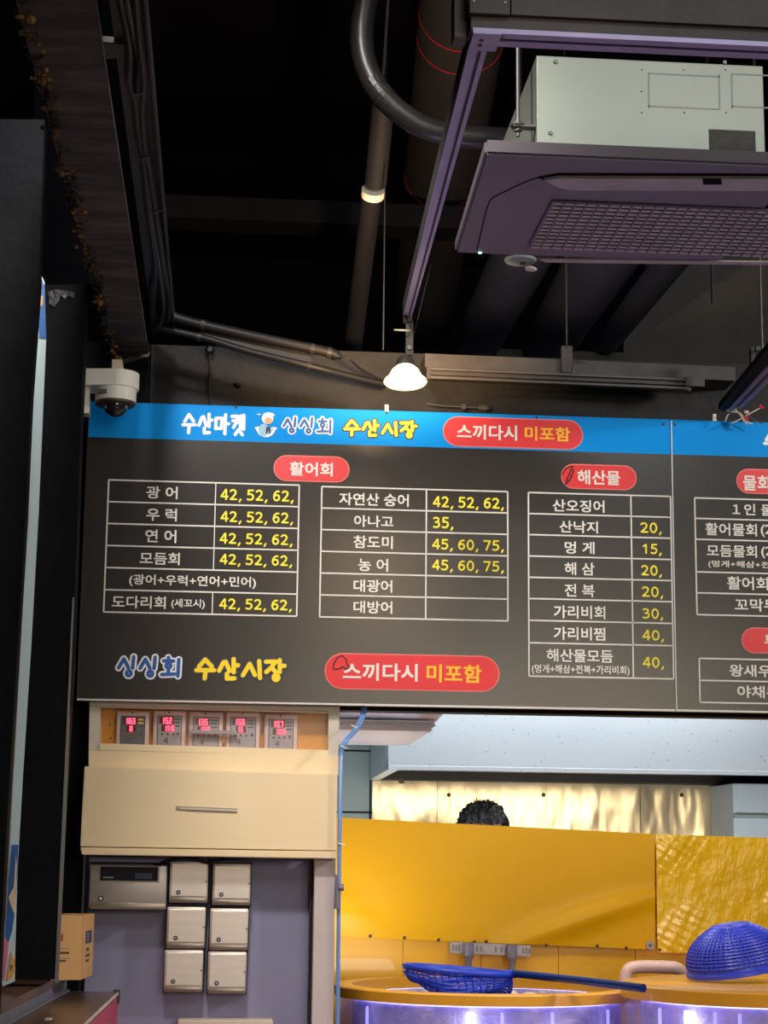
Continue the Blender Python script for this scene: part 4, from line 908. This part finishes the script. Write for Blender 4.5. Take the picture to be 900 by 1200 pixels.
for i, r_ in enumerate(RR): me.skin_vertices[0].data[i].radius = (r_*k, r_*k*.75)
me.skin_vertices[0].data[0].use_root = True
bm = BM(); bmesh.ops.create_uvsphere(bm, u_segments=24, v_segments=16, radius=1)
hcz = HT-.125
for v_ in bm.verts:
    p = v_.co; q = Vector((p.x*.078, p.y*.095, p.z*.118))
    if p.z < -.2: q.x *= 1-.25*(-p.z-.2); q.y *= 1-.15*(-p.z-.2)
    if p.y < -.8 and abs(p.x) < .25 and -.35 < p.z < .1: q.y -= .016
    v_.co = q+Vector((hc.x, YM, hcz))
hdO = obj('head', bm, SKIN, pp, smooth=True)
for sx in (-1, 1):
    e = BM(); bmesh.ops.create_uvsphere(e, u_segments=10, v_segments=8, radius=1)
    for v_ in e.verts: v_.co = Vector((v_.co.x*.012, v_.co.y*.018, v_.co.z*.03))+Vector((hc.x+sx*.08, YM+.005, hcz-.01))
    obj('ear', e, SKIN, hdO, smooth=True)
    e = BM(); bmesh.ops.create_uvsphere(e, u_segments=10, v_segments=8, radius=.011)
    for v_ in e.verts: v_.co += Vector((hc.x+sx*.03, YM-.088, hcz))
    obj('eye', e, WHITEP, hdO)
obj('mouth', box(hc.x-.022, hc.x+.022, YM-.089, YM-.075, hcz-.062, hcz-.054, .003), PINK, hdO)
bm = BM(); bmesh.ops.create_uvsphere(bm, u_segments=48, v_segments=28, radius=1)
bmesh.ops.delete(bm, geom=[v_ for v_ in bm.verts if v_.co.z < -.45 or (v_.co.y < -.35 and v_.co.z < .25)], context='VERTS')
for v_ in bm.verts:
    p = v_.co; n_ = .012*math.sin(p.x*19+p.z*7)*math.sin(p.y*15)+random.uniform(-.0015, .0015); f_ = (abs(p.x)**2.6+abs(p.y)**2.6+abs(p.z)**2.6)**(-1/2.6)
    v_.co = Vector((p.x*f_*(.096+n_), p.y*f_*(.112+n_), p.z*f_*(.125+n_)))+Vector((hc.x, YM+.004, hcz+.004))
hair = obj('hair', bm, HAIR, hdO, smooth=True)
bm = BM()
for i in range(190):
    a_ = random.uniform(0, 2*math.pi); e_ = random.uniform(.15, 1.45); d = Vector((math.cos(a_)*math.cos(e_)*.094, math.sin(a_)*math.cos(e_)*.108, math.sin(e_)*.122))
    p = Vector((hc.x, YM, hcz+.004))+d; tdir = Vector((-math.sin(a_)*random.choice((-1,1)), math.cos(a_), random.uniform(-.1,.6))).normalized()
    tube([p, p+tdir*.018+d.normalized()*.008, p+tdir*.034+d.normalized()*random.uniform(0,.012)], [.0022,.0018,.0006], 4, bm)
obj('hair_strands', bm, HAIR, hdO, kind='stuff')

# ================================================================== YELLOW WALL
YY = 6.68
yw = obj('wall_partition', box(PY(380,1050,YY).x, 4.2, YY, YY+.05, 0, PY(700,985,YY).z), YELJ, kind='structure')
ztile = [0, .45, .9, PY(550,1104,YY).z-.004, PY(550,1104,YY).z+.09]
xt0 = PY(380,1120,YY).x; tw = (PY(470,1120,YY)-PY(378,1120,YY)).x
for i in range(12):
    for j in (1, 2):
        obj('wall_tile', box(xt0+i*tw+.0006, xt0+(i+1)*tw-.0006, YY-.005, YY-.0005, ztile[j]+.001, ztile[j+1]-.001 if j < 2 else ztile[4], .0015), YELT, yw)
def sheet(name, uv, y0, m, label): return obj(name, pprism(uv, y0, y0+.004), m, yw, label=label)
bm = BM(); NX, NZ = 72, 30; q_ = [PY(388,957.5,YY-.02), PY(767.5,977.3,YY-.02), PY(388,1097.5,YY-.02), PY(767.5,1113,YY-.02)]
def buckle(a, b):   # bottom corners of the thin sheet bow out between its rivets
    d_ = abs((a-.62)/.42-(b-.0)*0-.0); arc_ = (a-.55)*1.0-(1-b)*.9
    return .020*math.exp(-(arc_/.09)**2)*max(0, b-.45)*max(0, a-.45)*6+.016*math.exp(-((a-.02)/.10)**2-((b-.75)/.16)**2)
g = [[bm.verts.new(lerp(lerp(q_[0], q_[1], i/NX), lerp(q_[2], q_[3], i/NX), j/NZ)-Vector((0, buckle(i/NX, j/NZ), 0))) for i in range(NX+1)] for j in range(NZ+1)]
for j in range(NZ):
    for i in range(NX): bm.faces.new((g[j][i], g[j+1][i], g[j+1][i+1], g[j][i+1]))
s1 = obj('yellow_sheet', bm, YEL, yw, label='smooth glossy yellow sheet bowed at its lower corners', smooth=True)
# crinkled film sheet: real creases
bm = BM(); a_, b_ = PY(768.3, 977.5, YY-.02), PY(1000, 988, YY-.02); c_ = PY(768.3, 1116, YY-.02); NX, NZ = 130, 84
def crease(x, z):
    v_ = 0
    for (fx, fz, ph, am) in ((61,37,0,.0010),(49,-83,1.3,.0010),(117,71,2.1,.0006),(-93,131,.7,.0005),(13,7,3,.0015),(197,-121,1.9,.0003)): v_ += am*abs(math.sin(x*fx+z*fz+ph+1.3*math.sin(z*9+x*5)))
    return v_*max(.06, math.sin(x*11+z*8+.4)*math.cos(z*9-x*4))*1.5
g = [[bm.verts.new((a_.x+(b_.x-a_.x)*i/NX, YY-.02-crease((b_.x-a_.x)*i/NX, j/NZ*.45), a_.z+(b_.z-a_.z)*i/NX*.6+(c_.z-a_.z)*j/NZ)) for i in range(NX+1)] for j in range(NZ+1)]
for j in range(NZ):
    for i in range(NX): bm.faces.new((g[j][i], g[j+1][i], g[j+1][i+1], g[j][i+1]))
obj('crinkled_sheet', bm, YELF, yw, label='crinkled glossy yellow film', smooth=True)
riv = [(396,1095.5),(434,1097),(474,1099),(514,1101.5),(556,1104),(570,1103.5),(640,1107.5),(700,1108.5),(734,1111),(762,1108),(773,1113)]
for u, v in riv: obj('rivet', lathe([(.006,0),(.004,.003)], PY(u, v, YY-.0225), (0,-1,0), 8), RIVET, yw)
obj('corner_washer', lathe([(.016,0),(.015,.002)], PY(762,1108,YY-.0222), (0,-1,0), 12), BRACK, yw)

# pipe bracket with two valves
YQ = YY-.03
bk = thing('pipe_bracket', PY(574, 1120, YQ), 'slotted grey pipe bracket with two downward valves on the yellow wall', 'bracket')
obj('plate', prism([PY(527,1103.5,YQ), PY(622,1108,YQ), PY(621,1121,YQ), PY(527,1117,YQ)], (0,.008,0), bev=.001), BRACK, bk)
for u in (530, 533.5, 537, 558, 563, 580, 587, 592, 612, 616, 619.5):
    obj('slot', prism([PY(u,1107+(u-527)*.045,YQ-.0008), PY(u+2,1107.1+(u-527)*.045,YQ-.0008), PY(u+2,1114+(u-527)*.04,YQ-.0008), PY(u,1114+(u-527)*.04,YQ-.0008)], (0,.002,0)), TRIMM, bk)
for u, v in ((549, 1105), (600, 1107)):
    pv = obj('valve', ptube([(u,v,YQ-.03),(u,v+15,YQ-.03)], .018, 14, sm=False), VALV, bk, smooth=True)
    obj('valve_elbow', tube([PY(u,v+6,YQ), PY(u,v+6,YQ-.045)], .015, 12), VALV, pv, smooth=True)
    obj('valve_spout', ptube([(u,v+15,YQ-.03),(u,v+21,YQ-.03),(u,v+33,YQ-.03)], [.020,.012,.012], 12, sm=False), VALV, pv, smooth=True)
pc = ptube([(733,1165,6.35),(733,1148,6.35),(736,1137,6.35),(746,1133.5,6.35),(758,1133,6.35),(782,1133.5,6.35),(793,1135,6.36),(799,1141,6.38),(801,1152,6.4)], .0215, 16)
pv2 = thing('drain_pipe', PY(765, 1135, 6.35), 'pinkish plastic drain pipe with two elbows between the tanks and the wall', 'pipe')
obj('pipe_run', pc, PVC, pv2, smooth=True)
for u in (758, 776): obj('pipe_collar', ptube([(u-1,1133.1,6.35),(u+1,1133.2,6.35)], .0228, 16, sm=False), PVC, pv2)

# ================================================================== FISH TANKS
def tank(cx, cy, ztop, r, rw, th, label, lid, leds):
    t = thing('fish_tank', (cx, cy, 0), label, 'fish tank', 'round blue lit fish tanks')
    ctr = (cx, cy, 0)
    if lid:
        obj('lid', lathe([(r,ztop-th),(r+.002,ztop-.004),(r-.004,ztop),(.01,ztop+.002)], ctr, n=72), YRIM, t, smooth=True, label='yellow lid disc')
        obj('lid_groove', lathe([(r*.93,ztop+.0025),(r*.94,ztop+.004),(r*.95,ztop+.0025)], ctr, n=72, cap=False), YRIM, t)
    else:
        obj('rim', lathe([(r,ztop-th),(r+.002,ztop-.004),(r-.003,ztop),(r-rw,ztop),(r-rw,ztop-th),(r,ztop-th)], ctr, n=72, cap=False), YRIM, t, smooth=True, label='yellow rim ring')
        obj('water', lathe([(r-rw-.004,ztop-.06),(.01,ztop-.06)], ctr, n=48), WATER, t)
    obj('acrylic_wall', lathe([(r-.015,.05),(r-.015,ztop-th-.001),(r-.022,ztop-th-.001),(r-.022,.05)], ctr, n=72, cap=False), TANKA, t, smooth=True, label='clear acrylic wall')
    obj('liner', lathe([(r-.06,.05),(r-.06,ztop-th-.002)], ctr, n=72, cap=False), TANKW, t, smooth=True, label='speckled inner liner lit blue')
    obj('led_ring', tube([(cx+(r-.053)*math.cos(2*math.pi*k/60), cy+(r-.053)*math.sin(2*math.pi*k/60), ztop-th-.0045) for k in range(60)], .003, 6, closed=True), LEDR, t, label='blue light ring under the rim')
    obj('base', lathe([(r-.01,0),(r-.01,.05)], ctr, n=48), STEELB, t)
    for a0, m in leds:
        a_ = math.radians(a0); lr = .012 if m is LEDW else .005; x_, y_ = cx+(r-.04)*math.sin(a_), cy-(r-.04)*math.cos(a_)
        obj('led_strip', tube([(x_,y_,.3),(x_,y_,ztop-th-.02)], lr, 8), m, t, label='glowing vertical light strip')
    return t
cT1 = PY(570, 1154, 6.14); rT1 = 174.5*6.14/F
tank(cT1.x, 6.14, cT1.z, rT1, .055, .034, 'round open fish tank with a yellow rim and blue light, below the kitchen opening', False, [(-63,LEDB),(-14,LEDW),(-2,LEDB),(18,LEDB),(48,LEDB)])
yT2 = 5.62; rT2 = .455; cT2 = PY(731, 1152, yT2)
tank(cT2.x+rT2, yT2, cT2.z, rT2, .055, .040, 'round fish tank under a yellow lid and a blue strainer, cut by the right edge', True, [(-68,LEDB),(-52,LEDW),(-30,LEDB),(-40,LEDB)])
obj('yellow_shelf', prism([PY(740,1138.5,6.5), PY(1010,1150,6.5), PY(1010,1153,6.5), PY(740,1141.5,6.5)], (0,.12,0)), YRIM, label='thin yellow shelf edge behind the lidded tank', cat='shelf')
for dx, dy, rr_ in ((.10,.24,.028), (.17,.22,.022), (.04,.25,.016)):
    bm = BM(); bmesh.ops.create_uvsphere(bm, u_segments=14, v_segments=10, radius=1)
    for v_ in bm.verts: v_.co = Vector((v_.co.x*rr_*1.5, v_.co.y*rr_, v_.co.z*rr_*.8))+Vector((cT1.x+dx, 6.1+dy, cT1.z-.05))
    obj('tank_float', bm, PVC, smooth=True, label={.028:'largest pale float in the open tank under the net handle',.022:'pale float at the right inside the open tank',.016:'smallest pale float in the open tank'}[rr_], cat='float')

# ================================================================== NET
nt_ = thing('fishing_net', PY(540, 1140, 5.85), 'blue hand net with a long dark handle lying across the open tank', 'net')
ctr = PY(537, 1137, 5.9); na, nbb = (PY(600,1137,5.9)-PY(474,1137,5.9)).x/2, .13
loop = [ctr+Vector((na*math.cos(t), nbb*math.sin(t), .012*math.cos(t)*-1)) for t in [2*math.pi*k/40 for k in range(40)]]
obj('hoop', tube(loop, .0085, 8, closed=True), NETB, nt_, smooth=True)
bm = BM(); NA, NR = 44, 11; grid = []
for j in range(NR+1):
    q = j/NR; row = []
    for i in range(NA):
        t = 2*math.pi*i/NA; rad = (1-q**2.2*.62) if j < NR else .3; sagv = -.075*math.sin(q*math.pi/2)*(1+.25*math.sin(3*t+1))
        cxo = .03*q
        row.append(bm.verts.new(ctr+Vector((cxo+na*.99*rad*math.cos(t)+.005*math.sin(5*t)*q, nbb*.98*rad*math.sin(t), sagv-.012*math.cos(t)))))
    grid.append(row)
for j in range(NR):
    for i in range(NA): bm.faces.new((grid[j][i], grid[j][(i+1) % NA], grid[j+1][(i+1) % NA], grid[j+1][i]))
bm.faces.new(grid[-1])
bg = obj('net_bag', bm, NETB, nt_, label='sagging blue mesh bag')
fm = bg.data.copy(); fo = bpy.data.objects.new('net_fabric', fm); COL.objects.link(fo); fo.parent = nt_; fm.materials[0] = NETF; fm.polygons.foreach_set('use_smooth', [True]*len(fm.polygons))
wf = bg.modifiers.new('mesh', 'WIREFRAME'); wf.thickness = .0045; wf.use_replace = True
obj('net_fold', ptube([(474,1137,5.86),(482,1148,5.86),(500,1152,5.86),(520,1155,5.86),(545,1160,5.87),(580,1160,5.87),(592,1150,5.88),(603,1142,5.88)], .0055, 8), NETB, nt_, smooth=True)
obj('net_fold', ptube([(478,1141,5.84),(500,1149,5.84),(525,1150,5.84),(560,1143,5.85),(596,1142,5.86)], .006, 8), NETB, nt_, smooth=True)
obj('ferrule', ptube([(590,1139.5,5.86),(604,1141.5,5.84)], [.008,.0135], 12, sm=False), NETB, nt_, smooth=True)
obj('handle', ptube([(600,1140.5,5.85),(680,1149,5.60),(754,1158,5.32)], .0118, 14, sm=False), NETH, nt_, smooth=True, label='dark blue handle')

# ================================================================== STRAINER
st_base = PY(860, 1134, 6.0)
st = thing('strainer', st_base, 'upturned blue plastic strainer leaning on the yellow tank lid', 'strainer')
tilt = Matrix.Rotation(math.radians(-10), 3, 'Y') @ Matrix.Rotation(math.radians(4), 3, 'X')
RX = .150; HH = .125
cS = Vector((cT2.x+rT2-.05+.0, 5.98, 0)); cS = PY(864, 1134, 5.72)
def dpt(r_, a_, h): return cS+tilt @ Vector((r_*math.cos(a_), r_*math.sin(a_), h))
prof = lambda q: (RX*(1-.62*q**2.3), HH*(q**.78))
bm = BM()
NM = 56
for k in range(NM):
    a_ = 2*math.pi*k/NM; tube([dpt(prof(q/8*.92+.08)[0], a_, prof(q/8*.92+.08)[1]) for q in range(9)], .0036, 4, bm)
for j in range(13):
    q = .12+.88*j/12; r_, h = prof(q); tube([dpt(r_, 2*math.pi*k/40, h) for k in range(40)], .0038, 4, bm, closed=True)
obj('open_lattice', bm, COLB, st, kind='stuff', label='open lattice of the strainer bowl')
bm = BM()
def ringband(bm, prs, n=56):
    rows = [[bm.verts.new(dpt(r_, 2*math.pi*k/n, h)) for k in range(n)] for r_, h in prs]
    for a_, b_ in zip(rows, rows[1:]):
        for k in range(n): bm.faces.new((a_[k], a_[(k+1) % n], b_[(k+1) % n], b_[k]))
ringband(bm, [(RX-.006,-.006),(RX+.006,-.006),(RX+.005,.006),(RX-.001,.010),(RX-.006,.044),(RX-.010,.044),(RX-.006,-.006)])
obj('rim_band', bm, COLB, st, smooth=True)
bm = BM(); ringband(bm, [(.01,HH+.001),(prof(1)[0],HH+.001),(prof(1)[0]+.002,HH-.006),(prof(1)[0]-.002,HH-.006)])
obj('base_disc', bm, COLB, st, smooth=True)
